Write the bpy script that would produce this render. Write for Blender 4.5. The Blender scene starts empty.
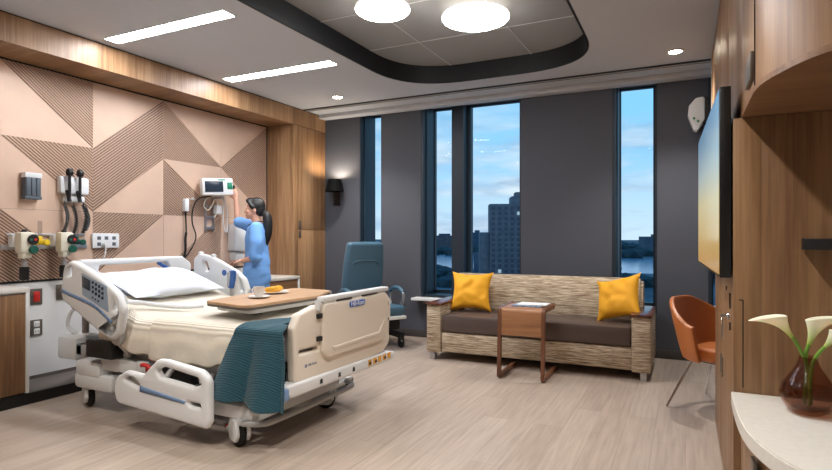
import bpy, bmesh, math, random
from mathutils import Vector, Matrix, noise
random.seed(7)
C = bpy.context.scene.collection
PI = math.pi
R = math.radians

# ------------------------------------------------------------------ materials
def nmat(name):
    m = bpy.data.materials.new(name); m.use_nodes = True
    nt = m.node_tree
    return m, nt, nt.nodes['Principled BSDF']
def lin(c):
    return tuple(((x/255)/12.92 if x/255 <= .04045 else ((x/255+.055)/1.055)**2.4) for x in c)+(1,)
def mat(name, c, rough=.5, metal=0, bump=0, bscale=80, coat=0, spec=.5, var=0):
    m, nt, b = nmat(name)
    b.inputs['Base Color'].default_value = lin(c)
    b.inputs['Roughness'].default_value = rough
    b.inputs['Metallic'].default_value = metal
    b.inputs['Specular IOR Level'].default_value = spec
    b.inputs['Coat Weight'].default_value = coat
    if bump or var:
        tc = nt.nodes.new('ShaderNodeTexCoord')
        n = nt.nodes.new('ShaderNodeTexNoise'); n.inputs['Scale'].default_value = bscale; n.inputs['Detail'].default_value = 4
        nt.links.new(tc.outputs['Object'], n.inputs['Vector'])
        if bump:
            bp = nt.nodes.new('ShaderNodeBump'); bp.inputs['Strength'].default_value = bump; bp.inputs['Distance'].default_value = .01
            nt.links.new(n.outputs['Fac'], bp.inputs['Height']); nt.links.new(bp.outputs['Normal'], b.inputs['Normal'])
        if var:
            r = nt.nodes.new('ShaderNodeValToRGB')
            r.color_ramp.elements[0].position = .3; r.color_ramp.elements[1].position = .7
            r.color_ramp.elements[0].color = lin(tuple(x*(1-var) for x in c)); r.color_ramp.elements[1].color = lin(tuple(min(255, x*(1+var)) for x in c))
            nt.links.new(n.outputs['Fac'], r.inputs['Fac']); nt.links.new(r.outputs['Color'], b.inputs['Base Color'])
    return m
def emit(name, c, s):
    m, nt, b = nmat(name)
    b.inputs['Base Color'].default_value = (.8, .8, .8, 1)
    b.inputs['Emission Color'].default_value = lin(c); b.inputs['Emission Strength'].default_value = s
    return m
def wood(name, c1, c2, c3, axis='z', fine=55, rough=.42, stretch=.035):
    m, nt, b = nmat(name)
    N = nt.nodes.new; K = nt.links.new
    tc = N('ShaderNodeTexCoord'); mp = N('ShaderNodeMapping')
    sc = [1, 1, 1]; sc['xyz'.index(axis)] = stretch
    mp.inputs['Scale'].default_value = sc
    K(tc.outputs['Object'], mp.inputs['Vector'])
    n1 = N('ShaderNodeTexNoise'); n1.inputs['Scale'].default_value = fine; n1.inputs['Detail'].default_value = 6; n1.inputs['Roughness'].default_value = .65
    n2 = N('ShaderNodeTexNoise'); n2.inputs['Scale'].default_value = fine*.14; n2.inputs['Detail'].default_value = 3; n2.inputs['Distortion'].default_value = .4
    K(mp.outputs['Vector'], n1.inputs['Vector']); K(mp.outputs['Vector'], n2.inputs['Vector'])
    mx = N('ShaderNodeMath'); mx.operation = 'MULTIPLY_ADD'; mx.inputs[1].default_value = .5
    ml = N('ShaderNodeMath'); ml.operation = 'MULTIPLY'; ml.inputs[1].default_value = .5
    K(n2.outputs['Fac'], ml.inputs[0]); K(n1.outputs['Fac'], mx.inputs[0]); K(ml.outputs[0], mx.inputs[2])
    r = N('ShaderNodeValToRGB'); e = r.color_ramp.elements
    e[0].position = .36; e[0].color = lin(c1); e[1].position = .64; e[1].color = lin(c3)
    q = e.new(.5); q.color = lin(c2)
    K(mx.outputs[0], r.inputs['Fac']); K(r.outputs['Color'], b.inputs['Base Color'])
    b.inputs['Roughness'].default_value = rough
    bp = N('ShaderNodeBump'); bp.inputs['Strength'].default_value = .12; bp.inputs['Distance'].default_value = .004
    K(n1.outputs['Fac'], bp.inputs['Height']); K(bp.outputs['Normal'], b.inputs['Normal'])
    return m
def ribbed(name, c, axis, scale, strength=.6, rough=.9, c2=None, rot=0):
    m, nt, b = nmat(name); N = nt.nodes.new; K = nt.links.new
    tc = N('ShaderNodeTexCoord'); w = N('ShaderNodeTexWave'); w.wave_type = 'BANDS'; w.bands_direction = axis
    w.inputs['Scale'].default_value = scale; w.inputs['Distortion'].default_value = .6; w.inputs['Detail'].default_value = 1
    mpp = N('ShaderNodeMapping'); mpp.inputs['Rotation'].default_value = (R(rot), 0, 0); K(tc.outputs['Object'], mpp.inputs['Vector']); K(mpp.outputs['Vector'], w.inputs['Vector'])
    bp = N('ShaderNodeBump'); bp.inputs['Strength'].default_value = strength; bp.inputs['Distance'].default_value = .006
    K(w.outputs['Fac'], bp.inputs['Height']); K(bp.outputs['Normal'], b.inputs['Normal'])
    r = N('ShaderNodeValToRGB'); r.color_ramp.elements[0].color = lin(c2 or tuple(x*.9 for x in c)); r.color_ramp.elements[1].color = lin(c)
    K(w.outputs['Fac'], r.inputs['Fac']); K(r.outputs['Color'], b.inputs['Base Color'])
    b.inputs['Roughness'].default_value = rough
    b.inputs['Sheen Weight'].default_value = .2
    return m
def glassm(name, tint, ior=1.45, rough=.02):
    m, nt, b = nmat(name); N = nt.nodes.new; K = nt.links.new
    nt.nodes.remove(b)
    t = N('ShaderNodeBsdfTransparent'); t.inputs['Color'].default_value = lin(tint)
    g = N('ShaderNodeBsdfGlossy'); g.inputs['Roughness'].default_value = rough
    lw = N('ShaderNodeLayerWeight'); lw.inputs['Blend'].default_value = .5
    pw = N('ShaderNodeMath'); pw.operation = 'POWER'; pw.inputs[1].default_value = 4; K(lw.outputs['Facing'], pw.inputs[0])
    f = N('ShaderNodeMath'); f.operation = 'MULTIPLY_ADD'; f.inputs[1].default_value = .6*min(1, (ior-1)*2.2); f.inputs[2].default_value = .04*(ior-1)*2.2; K(pw.outputs[0], f.inputs[0])
    x = N('ShaderNodeMixShader')
    K(f.outputs[0], x.inputs[0]); K(t.outputs[0], x.inputs[1]); K(g.outputs[0], x.inputs[2])
    K(x.outputs[0], nt.nodes['Material Output'].inputs['Surface'])
    return m

def floor_mat():
    m, nt, b = nmat('oak_plank_floor'); N = nt.nodes.new; K = nt.links.new
    tc = N('ShaderNodeTexCoord')
    mr = N('ShaderNodeMapping'); mr.inputs['Rotation'].default_value = (0, 0, R(90))
    K(tc.outputs['Object'], mr.inputs['Vector'])
    br = N('ShaderNodeTexBrick'); br.offset = .37; br.inputs['Scale'].default_value = 1
    br.inputs['Brick Width'].default_value = 1.22; br.inputs['Row Height'].default_value = .18
    br.inputs['Mortar Size'].default_value = .0012; br.inputs['Mortar Smooth'].default_value = .2; br.inputs['Bias'].default_value = 0
    br.inputs['Color1'].default_value = lin((184, 168, 154)); br.inputs['Color2'].default_value = lin((172, 155, 141)); br.inputs['Mortar'].default_value = lin((144, 128, 114))
    K(mr.outputs['Vector'], br.inputs['Vector'])
    mp = N('ShaderNodeMapping'); mp.inputs['Scale'].default_value = (1, .06, 1)
    K(tc.outputs['Object'], mp.inputs['Vector'])
    n = N('ShaderNodeTexNoise'); n.inputs['Scale'].default_value = 38; n.inputs['Detail'].default_value = 6; n.inputs['Distortion'].default_value = .5
    K(mp.outputs['Vector'], n.inputs['Vector'])
    r = N('ShaderNodeValToRGB'); r.color_ramp.elements[0].position = .3; r.color_ramp.elements[1].position = .7
    r.color_ramp.elements[0].color = (.74, .73, .72, 1); r.color_ramp.elements[1].color = (1.06, 1.06, 1.06, 1)
    K(n.outputs['Fac'], r.inputs['Fac'])
    mx = N('ShaderNodeMix'); mx.data_type = 'RGBA'; mx.blend_type = 'MULTIPLY'; mx.inputs[0].default_value = .8
    K(br.outputs['Color'], mx.inputs[6]); K(r.outputs['Color'], mx.inputs[7]); K(mx.outputs[2], b.inputs['Base Color'])
    b.inputs['Roughness'].default_value = .42
    return m
def sofa_mat():
    m, nt, b = nmat('woven_stripe_fabric'); N = nt.nodes.new; K = nt.links.new
    tc = N('ShaderNodeTexCoord'); mp = N('ShaderNodeMapping'); mp.inputs['Scale'].default_value = (5, 5, 95)
    K(tc.outputs['Object'], mp.inputs['Vector'])
    n = N('ShaderNodeTexNoise'); n.inputs['Scale'].default_value = 1.3; n.inputs['Detail'].default_value = 5; n.inputs['Roughness'].default_value = .7
    K(mp.outputs['Vector'], n.inputs['Vector'])
    r = N('ShaderNodeValToRGB'); e = r.color_ramp.elements
    e[0].position = .36; e[0].color = lin((104, 84, 66)); e[1].position = .62; e[1].color = lin((216, 202, 178))
    q = e.new(.49); q.color = lin((172, 152, 126))
    K(n.outputs['Fac'], r.inputs['Fac']); K(r.outputs['Color'], b.inputs['Base Color'])
    bp = N('ShaderNodeBump'); bp.inputs['Strength'].default_value = .3; bp.inputs['Distance'].default_value = .004
    K(n.outputs['Fac'], bp.inputs['Height']); K(bp.outputs['Normal'], b.inputs['Normal'])
    b.inputs['Roughness'].default_value = .9
    return m
def screen_mat():
    # the television is on: a blue sky over a golden field, with streaky vertical stems
    m, nt, b = nmat('lit_tv_picture'); N = nt.nodes.new; K = nt.links.new
    tc = N('ShaderNodeTexCoord'); sp = N('ShaderNodeSeparateXYZ'); K(tc.outputs['Object'], sp.inputs[0])
    mp = N('ShaderNodeMapping'); mp.inputs['Scale'].default_value = (1, 9, 1.5); K(tc.outputs['Object'], mp.inputs['Vector'])
    n = N('ShaderNodeTexNoise'); n.inputs['Scale'].default_value = 3; n.inputs['Detail'].default_value = 5; K(mp.outputs['Vector'], n.inputs['Vector'])
    a = N('ShaderNodeMath'); a.operation = 'MULTIPLY_ADD'; a.inputs[1].default_value = .16; K(n.outputs['Fac'], a.inputs[0]); K(sp.outputs['Z'], a.inputs[2])
    mr = N('ShaderNodeMapRange'); mr.inputs[1].default_value = -.36; mr.inputs[2].default_value = .5; K(a.outputs[0], mr.inputs[0])
    r = N('ShaderNodeValToRGB'); e = r.color_ramp.elements
    e[0].position = 0; e[0].color = lin((196, 140, 62)); e[1].position = 1; e[1].color = lin((84, 124, 160))
    for p, c in ((.25, (206, 174, 104)), (.45, (208, 192, 136)), (.66, (166, 178, 172)), (.85, (118, 146, 168))):
        q = e.new(p); q.color = lin(c)
    K(mr.outputs[0], r.inputs['Fac'])
    b.inputs['Base Color'].default_value = (.01, .01, .01, 1); b.inputs['Roughness'].default_value = .15
    K(r.outputs['Color'], b.inputs['Emission Color']); b.inputs['Emission Strength'].default_value = .55
    return m
def city_mat(name, c1, c2, sx, sz):
    m, nt, b = nmat(name); N = nt.nodes.new; K = nt.links.new
    tc = N('ShaderNodeTexCoord'); mp = N('ShaderNodeMapping'); mp.inputs['Scale'].default_value = (sx, sx, sz); K(tc.outputs['Object'], mp.inputs['Vector'])
    n = N('ShaderNodeTexNoise'); n.inputs['Scale'].default_value = 1; n.inputs['Detail'].default_value = 6; K(mp.outputs['Vector'], n.inputs['Vector'])
    r = N('ShaderNodeValToRGB'); r.color_ramp.elements[0].position = .35; r.color_ramp.elements[1].position = .65
    r.color_ramp.elements[0].color = lin(c1); r.color_ramp.elements[1].color = lin(c2)
    K(n.outputs['Fac'], r.inputs['Fac']); K(r.outputs['Color'], b.inputs['Base Color']); b.inputs['Roughness'].default_value = .8
    return m

M = dict(
 floor=floor_mat(),
 wall=mat('charcoal_vinyl_wall', (77, 79, 87), .75, bump=.12, bscale=160, var=.05),
 ceil=mat('ceiling_paint', (196, 199, 205), .9),
 recess=mat('recess_tile', (150, 149, 147), .85),
 band=mat('recess_navy_band', (5, 9, 14), .6),
 slot=mat('slot_black', (14, 14, 15), .6),
 trimw=mat('trim_white', (205, 205, 205), .5),
 soffit=wood('soffit_walnut_vertical', (120, 88, 60), (154, 118, 84), (182, 146, 110)),
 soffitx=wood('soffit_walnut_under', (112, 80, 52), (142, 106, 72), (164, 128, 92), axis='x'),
 walnut=wood('wardrobe_walnut', (112, 80, 53), (144, 108, 75), (172, 136, 100)),
 rwood=wood('cabinet_walnut', (108, 77, 52), (136, 102, 70), (158, 123, 89), fine=40),
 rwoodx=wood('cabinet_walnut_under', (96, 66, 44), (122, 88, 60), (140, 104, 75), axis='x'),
 dwood=wood('drawer_walnut', (106, 74, 48), (138, 102, 70), (160, 124, 90), axis='y'),
 table=wood('side_table_walnut', (86, 52, 36), (112, 70, 48), (134, 88, 62), axis='z', rough=.35),
 tablex=wood('side_table_walnut_panel', (130, 88, 58), (160, 112, 76), (182, 132, 94), axis='x', rough=.35),
 tray=wood('tray_laminate', (176, 138, 104), (196, 158, 122), (208, 172, 138), axis='y', rough=.4),
 panel=mat('copper_panel', (220, 190, 168), .42, metal=.2, var=.03, bscale=3),
 groove=mat('panel_groove', (70, 56, 50), .6),
 rib=mat('copper_rib', (206, 174, 152), .38, metal=.3),
 white=mat('white_laminate', (226, 226, 224), .4),
 quartz=mat('white_counter', (214, 210, 202), .3, var=.02, bscale=40),
 plinth=mat('plinth_grey', (96, 88, 82), .6),
 dark=mat('dark_plastic', (26, 26, 28), .45),
 black=mat('black_plastic', (12, 12, 13), .4),
 rubber=mat('rubber_black', (20, 20, 21), .7),
 frame=mat('window_frame_navy', (28, 40, 52), .45),
 jamb=mat('window_jamb_blue', (40, 60, 76), .5),
 glass=glassm('window_glass', (228, 240, 246), 1.04),
 bedw=mat('bed_plastic_white', (222, 223, 223), .38),
 bedc=mat('bed_plastic_cream', (230, 219, 204), .4),
 bedg=mat('bed_metal_grey', (176, 174, 172), .4, metal=.2),
 bedd=mat('bed_mechanism_dark', (52, 53, 56), .5, metal=.3),
 blue=mat('bed_blue', (44, 92, 160), .4),
 bluel=mat('bed_blue_light', (120, 150, 190), .4),
 orange=mat('brake_orange', (206, 74, 40), .5),
 red=mat('red_release', (196, 40, 34), .45),
 yellow=mat('warning_yellow', (232, 170, 60), .5),
 lcd=mat('panel_screen', (40, 52, 66), .2),
 lcdw=mat('panel_overlay', (150, 168, 186), .4),
 sheet=mat('white_linen', (214, 219, 227), .85, bump=.15, bscale=14),
 spread=ribbed('cream_spread', (238, 229, 212), 'Y', 24, .5),
 throw=ribbed('teal_throw', (26, 82, 98), 'Y', 27, .7, c2=(20, 68, 83), rot=-45),
 skin=mat('skin', (222, 170, 146), .5), eye=mat('eye_dark', (40, 28, 24), .3), lip=mat('lips', (190, 104, 96), .45),
 hair=mat('black_hair', (18, 16, 17), .5, bump=.35, bscale=60),
 scrub=mat('blue_scrubs', (116, 168, 232), .8, bump=.25, bscale=9),
 scrub2=mat('blue_trousers', (72, 122, 200), .8, bump=.2, bscale=9),
 shoe=mat('white_shoe', (220, 220, 222), .5),
 lanyard=mat('lanyard', (40, 40, 46), .6),
 steel=mat('brushed_steel', (190, 190, 192), .3, metal=.9),
 chrome=mat('chrome', (214, 214, 216), .12, metal=1),
 pewter=mat('pewter', (116, 108, 100), .4, metal=.6),
 device=mat('device_white', (226, 228, 230), .4),
 cream=mat('device_cream', (232, 226, 206), .4),
 green=mat('device_green', (30, 130, 96), .45),
 dgreen=mat('device_dark_green', (18, 84, 70), .4),
 yel=mat('flowmeter_yellow', (236, 200, 44), .4),
 clear=glassm('clear_plastic', (235, 235, 238)),
 slate=mat('slate_box', (88, 98, 108), .5),
 teal=mat('recliner_vinyl', (70, 102, 120), .42, bump=.05, bscale=120),
 sofa=sofa_mat(),
 brown=mat('brown_vinyl', (84, 70, 64), .36, bump=.05, bscale=150),
 armwood=wood('arm_cap_wood', (70, 38, 28), (94, 52, 38), (112, 66, 48), axis='y', rough=.25),
 mustard=mat('mustard_cushion', (238, 170, 28), .7, bump=.2, bscale=300),
 tan=mat('orange_leather', (188, 110, 54), .38, bump=.06, bscale=150),
 shade=mat('shade_black', (3, 3, 3), .8, spec=.15),
 shadein=mat('shade_lining', (226, 214, 190), .6),
 mag=mat('magazine_cover', (120, 136, 160), .35, var=.25, bscale=20), paper=mat('paper', (234, 234, 232), .6),
 vase=None, stem=mat('flower_stem', (108, 150, 52), .45), petal=None,
 logo=mat('logo_blue', (44, 98, 188), .4), ltext=mat('logo_text', (240, 242, 246), .4), gtext=mat('grey_print', (120, 130, 150), .5),
 strip=emit('strip_diffuser', (246, 249, 255), 44), dome=emit('dome_diffuser', (252, 251, 252), 26), domeside=emit('dome_side_glow', (255, 248, 238), 1.6), lamp=emit('downlight_lamp', (255, 240, 216), 40),
 bulb=emit('sconce_bulb', (255, 224, 180), 30),
 tv=screen_mat(),
 orangefruit=mat('orange_flesh', (246, 184, 40), .5), china=mat('white_china', (238, 236, 232), .25),
)
def vase_mat():
    m, nt, b = nmat('smoked_plum_glass')
    b.inputs['Base Color'].default_value = lin((138, 84, 78)); b.inputs['Roughness'].default_value = .04
    b.inputs['Transmission Weight'].default_value = .85; b.inputs['IOR'].default_value = 1.3
    return m
M['vase'] = glassm('smoked_plum_glass', (230, 212, 202), 1.3, .03)
def petal_mat():
    m, nt, b = nmat('calla_petal'); N = nt.nodes.new; K = nt.links.new
    tc = N('ShaderNodeTexCoord'); sp = N('ShaderNodeSeparateXYZ'); K(tc.outputs['Generated'], sp.inputs[0])
    r = N('ShaderNodeValToRGB'); r.color_ramp.elements[0].position = .1; r.color_ramp.elements[1].position = .75
    r.color_ramp.elements[0].color = lin((170, 190, 84)); r.color_ramp.elements[1].color = lin((246, 240, 212))
    K(sp.outputs['Z'], r.inputs['Fac']); K(r.outputs['Color'], b.inputs['Base Color'])
    b.inputs['Subsurface Weight'].default_value = .2; b.inputs['Roughness'].default_value = .5
    return m
M['petal'] = petal_mat()

# ------------------------------------------------------------------ geometry helpers
def bm_(): return bmesh.new()
def add_box(bm, x0, x1, y0, y1, z0, z1, bev=0, seg=2, mx=None):
    t = bmesh.new(); bmesh.ops.create_cube(t, size=1)
    for v in t.verts:
        v.co = Vector(((x0+x1)/2+v.co.x*(x1-x0), (y0+y1)/2+v.co.y*(y1-y0), (z0+z1)/2+v.co.z*(z1-z0)))
    if bev: bmesh.ops.bevel(t, geom=t.edges[:], offset=bev, segments=seg, profile=.5, affect='EDGES')
    merge(bm, t, mx)
def merge(bm, t, mx=None):
    if mx is not None: bmesh.ops.transform(t, matrix=mx, verts=t.verts[:])
    me = bpy.data.meshes.new('t'); t.to_mesh(me); t.free(); bm.from_mesh(me); bpy.data.meshes.remove(me)
def add_mesh(bm, me, mx=None):
    t = bmesh.new(); t.from_mesh(me); merge(bm, t, mx)
def frame_from(d, up=Vector((0, 0, 1))):
    d = d.normalized(); a = up if abs(d.dot(up)) < .95 else Vector((1, 0, 0))
    u = d.cross(a).normalized(); w = u.cross(d).normalized()
    return u, w
def add_tube(bm, pts, r, n=10, closed=False, mx=None):
    pts = [Vector(p) for p in pts]; rr = r if isinstance(r, (list, tuple)) else [r]*len(pts)
    t = bmesh.new(); rings = []; u = None
    for i, p in enumerate(pts):
        a = pts[i-1] if (i > 0 or closed) else p; b = pts[(i+1) % len(pts)] if (i < len(pts)-1 or closed) else p
        d = (b-a).normalized()
        if u is None: u, w = frame_from(d)
        else:
            u = (u-d*u.dot(d)).normalized(); w = d.cross(u)*-1
        w = u.cross(d)
        rings.append([t.verts.new(p+(u*math.cos(k*2*PI/n)+w*math.sin(k*2*PI/n))*rr[i]) for k in range(n)])
    m = len(rings)
    for i in range(m if closed else m-1):
        a, b = rings[i], rings[(i+1) % m]
        for k in range(n): t.faces.new((a[k], a[(k+1) % n], b[(k+1) % n], b[k]))
    if not closed:
        t.faces.new(rings[0][::-1]); t.faces.new(rings[-1])
    bmesh.ops.recalc_face_normals(t, faces=t.faces[:])
    merge(bm, t, mx)
def smooth(pts, k=6, closed=False):
    pts = [Vector(p) for p in pts]; out = []; n = len(pts)
    for i in range(n if closed else n-1):
        if closed: p0, p1, p2, p3 = pts[i-1], pts[i], pts[(i+1) % n], pts[(i+2) % n]
        else: p0, p1, p2, p3 = pts[max(i-1, 0)], pts[i], pts[i+1], pts[min(i+2, n-1)]
        for j in range(k):
            s = j/k
            out.append(.5*((2*p1)+(p2-p0)*s+(2*p0-5*p1+4*p2-p3)*s*s+(3*p1-p0-3*p2+p3)*s**3))
    if not closed: out.append(pts[-1])
    return out
def add_lathe(bm, prof, c=(0, 0, 0), n=28, mx=None, sx=1, sy=1):
    t = bmesh.new(); rings = []
    for r, z in prof:
        rings.append([t.verts.new((c[0]+r*sx*math.cos(k*2*PI/n), c[1]+r*sy*math.sin(k*2*PI/n), c[2]+z)) for k in range(n)] if r > 1e-5 else [t.verts.new((c[0], c[1], c[2]+z))])
    for a, b in zip(rings, rings[1:]):
        for k in range(n):
            q = [a[k % len(a)], a[(k+1) % len(a)], b[(k+1) % len(b)], b[k % len(b)]]
            q = list(dict.fromkeys(q))
            if len(q) > 2: t.faces.new(q)
    if len(rings[0]) > 1: t.faces.new(rings[0][::-1])
    if len(rings[-1]) > 1: t.faces.new(rings[-1])
    bmesh.ops.recalc_face_normals(t, faces=t.faces[:])
    merge(bm, t, mx)
def add_ball(bm, c, s, seg=20, mx=None):
    t = bmesh.new(); bmesh.ops.create_uvsphere(t, u_segments=seg, v_segments=seg//2+2, radius=1)
    s = (s, s, s) if not isinstance(s, (list, tuple)) else s
    for v in t.verts: v.co = Vector((c[0]+v.co.x*s[0], c[1]+v.co.y*s[1], c[2]+v.co.z*s[2]))
    merge(bm, t, mx)
def fillet(pts, r, n=5):
    out = []; m = len(pts)
    for i in range(m):
        p = Vector(pts[i][:2]); rr = pts[i][2] if len(pts[i]) > 2 else r
        a = Vector(pts[i-1][:2]); b = Vector(pts[(i+1) % m][:2])
        da = (a-p); db = (b-p); la, lb = da.length, db.length
        if rr <= 0: out.append(p); continue
        da.normalize(); db.normalize()
        ang = math.acos(max(-1, min(1, da.dot(db))))
        d = min(rr/max(math.tan(ang/2), .05), la*.48, lb*.48)
        q0 = p+da*d; q1 = p+db*d
        for j in range(n+1):
            s = j/n; out.append(q0*(1-s)**2+p*2*s*(1-s)+q1*s*s)
    return out
def plate(outline, holes=(), t=.04, bev=.008, r=.03, hr=.02, bseg=2):
    """flat board in local XY with rounded outline and holes, thickness t along Z, centred"""
    cu = bpy.data.curves.new('c', 'CURVE'); cu.dimensions = '2D'; cu.fill_mode = 'BOTH'
    cu.extrude = max(t/2-bev, .0005); cu.bevel_depth = bev; cu.bevel_resolution = bseg; cu.offset = -bev
    for pts, rr in [(outline, r)]+[(h, hr) for h in holes]:
        pp = fillet(pts, rr) if rr > 0 else [Vector(p[:2]) for p in pts]
        s = cu.splines.new('POLY'); s.points.add(len(pp)-1); s.use_cyclic_u = True
        for q, v in zip(s.points, pp): q.co = (v.x, v.y, 0, 1)
    o = bpy.data.objects.new('c', cu); C.objects.link(o)
    bpy.context.view_layer.update()
    me = bpy.data.meshes.new_from_object(o.evaluated_get(bpy.context.evaluated_depsgraph_get()))
    bpy.data.objects.remove(o); bpy.data.curves.remove(cu)
    t2 = bmesh.new(); t2.from_mesh(me); bmesh.ops.remove_doubles(t2, verts=t2.verts[:], dist=1e-5); bmesh.ops.recalc_face_normals(t2, faces=t2.faces[:])
    t2.to_mesh(me); t2.free()
    return me
def XZ(y): return Matrix(((1, 0, 0, 0), (0, 0, -1, y), (0, 1, 0, 0), (0, 0, 0, 1)))   # (u,v)->(x=u,z=v), thickness along y
def YZ(x): return Matrix(((0, 0, 1, x), (1, 0, 0, 0), (0, 1, 0, 0), (0, 0, 0, 1)))    # (u,v)->(y=u,z=v), thickness along x
def add_plate(bm, mx, *a, **k):
    me = plate(*a, **k); add_mesh(bm, me, mx); bpy.data.meshes.remove(me)
def text_mesh(s, size, depth=.001):
    cu = bpy.data.curves.new('f', 'FONT'); cu.body = s; cu.size = size; cu.extrude = depth; cu.align_x = 'CENTER'; cu.align_y = 'CENTER'
    o = bpy.data.objects.new('f', cu); C.objects.link(o); bpy.context.view_layer.update()
    me = bpy.data.meshes.new_from_object(o.evaluated_get(bpy.context.evaluated_depsgraph_get()))
    bpy.data.objects.remove(o); bpy.data.curves.remove(cu)
    return me
def shade(me, ang=35):
    for p in me.polygons: p.use_smooth = True
    try: me.set_sharp_from_angle(angle=R(ang))
    except Exception: pass
def obj(name, bm, m, parent=None, off=None, sm=35, mats=None):
    """one mesh object; with a parent the geometry is given in world space and moved into the parent's frame (parents made at rotation 0), off=False keeps local"""
    me = bpy.data.meshes.new(name)
    if isinstance(bm, bpy.types.Mesh): me = bm; me.name = name
    else: bm.to_mesh(me); bm.free()
    if off is not False:
        if parent is not None:
            p = parent; L = Vector((0, 0, 0))
            while p is not None: L += p.location; p = p.parent
            me.transform(Matrix.Translation(-L))
            o = bpy.data.objects.new(name, me)
        else:
            o = bpy.data.objects.new(name, me)
            if off is not None:
                me.transform(Matrix.Translation(-Vector(off))); o.location = off
    else: o = bpy.data.objects.new(name, me)
    C.objects.link(o); o.parent = parent
    if not me.materials:
        for x in (mats or [m]): me.materials.append(x)
    if sm: shade(me, sm)
    return o
def thing(name, label, cat, loc=(0, 0, 0), rz=0, group=None):
    o = bpy.data.objects.new(name, None); C.objects.link(o); o.location = loc; o.rotation_euler = (0, 0, rz); o.empty_display_size = .1
    return tag(o, label, cat, group)
def tag(o, label, cat, group=None):
    o['label'] = label; o['category'] = cat
    if group: o['group'] = group
    return o
def struct(o): o['kind'] = 'structure'; return o
def remesh(bm, vox=.006, it=4):
    me = bpy.data.meshes.new('r'); bm.to_mesh(me); bm.free()
    o = bpy.data.objects.new('r', me); C.objects.link(o)
    md = o.modifiers.new('r', 'REMESH'); md.mode = 'VOXEL'; md.voxel_size = vox
    s = o.modifiers.new('s', 'SMOOTH'); s.iterations = it; s.factor = .5
    bpy.context.view_layer.update()
    me2 = bpy.data.meshes.new_from_object(o.evaluated_get(bpy.context.evaluated_depsgraph_get()))
    bpy.data.objects.remove(o); bpy.data.meshes.remove(me)
    return me2
def chain(bm, pts, rs, n=14):
    """rounded limb: tube with a ball at each joint (fused later by remesh)"""
    pp = []; rr = []
    for i in range(len(pts)-1):
        a, b = Vector(pts[i]), Vector(pts[i+1])
        add_tube(bm, [a, a.lerp(b, .5), b], [rs[i], (rs[i]+rs[i+1])/2, rs[i+1]], n)
    for p, r in zip(pts, rs): add_ball(bm, p, r, 14)
def boxthing(name, label, cat, b, m, bev=.003, parent=None, group=None):
    bm = bm_(); add_box(bm, *b, bev=bev)
    if parent: return obj(name, bm, m, parent)
    return tag(obj(name, bm, m, off=((b[0]+b[1])/2, (b[2]+b[3])/2, b[4])), label, cat, group)
def pbox(name, b, m, parent, bev=.003):
    bm = bm_(); add_box(bm, *b, bev=bev); return obj(name, bm, m, parent)

# ------------------------------------------------------------------ the room
H = 2.87; XL = -4.80; YB = 6.18; XF = -4.39; XR = 1.05; YF = -1.6
bm = bm_(); add_box(bm, -4.95, 1.2, -1.75, 6.7, -.08, 0); struct(obj('floor', bm, M['floor'], sm=0))
# ceiling with the rounded recess
rec = [(-2.75, 1.3), (-.73, 1.3), (-.73, 5.385), (-2.75, 5.385)]
bm = bm_()
add_plate(bm, Matrix.Translation((0, 0, H+.03)), [(-4.95, -1.75), (1.2, -1.75), (1.2, 6.18), (-4.95, 6.18)], [[(p.x, p.y) for p in fillet(rec, .74, 14)]], t=.06, bev=0, r=0, hr=0)
struct(obj('ceiling', bm, M['ceil'], sm=0))
def roundrect(pts, r, n=14): return fillet(pts, r, n)
rr = roundrect([(-2.744, 1.306), (-.736, 1.306), (-.736, 5.379), (-2.744, 5.379)], .734)
bm = bm_(); top = [bm.verts.new((p.x, p.y, H+.2)) for p in rr]; bot = [bm.verts.new((p.x, p.y, H-.002)) for p in rr]
rr2 = roundrect([(-2.762, 1.288), (-.718, 1.288), (-.718, 5.397), (-2.762, 5.397)], .752)
top2 = [bm.verts.new((p.x, p.y, H+.2)) for p in rr2]; bot2 = [bm.verts.new((p.x, p.y, H-.002)) for p in rr2]
n = len(rr)
for i in range(n):
    j = (i+1) % n
    bm.faces.new((bot[i], bot[j], top[j], top[i])); bm.faces.new((bot[i], bot[j], bot2[j], bot2[i])); bm.faces.new((bot2[i], bot2[j], top2[j], top2[i]))
bmesh.ops.recalc_face_normals(bm, faces=bm.faces[:])
struct(obj('trim_1', bm, M['band'], sm=40))
bm = bm_(); add_box(bm, -2.9, -.6, 1.1, 5.55, H+.18, H+.24)
ct = struct(obj('ceiling_recess', bm, M['recess'], sm=0))
bm = bm_()
for x in (-2.215, -1.365): add_box(bm, x-.004, x+.004, 1.3, 5.4, H+.1755, H+.181)
for y in (1.4, 2.2, 3.0, 3.8, 4.6): add_box(bm, -2.76, -.72, y-.004, y+.004, H+.1765, H+.181)
obj('joint_strip', bm, M['trimw'], ct, sm=0)
# linear slot diffuser at the window wall and the blind pocket edge
bm = bm_(); add_box(bm, XF, .3, 5.69, 5.74, H-.004, H+.01); add_box(bm, XF, .3, 5.76, 5.79, H-.004, H+.01)
t = struct(obj('trim_2', bm, M['slot'], sm=0))
bm = bm_(); add_box(bm, XF, .3, 5.742, 5.758, H-.008, H); add_box(bm, XF, .3, 5.792, 5.802, H-.008, H); obj('slot_rail', bm, M['trimw'], t, sm=0)
bm = bm_(); add_box(bm, XF, .3, 6.02, 6.175, H-.05, H, .006); struct(obj('trim_3', bm, M['ceil']))

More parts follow.
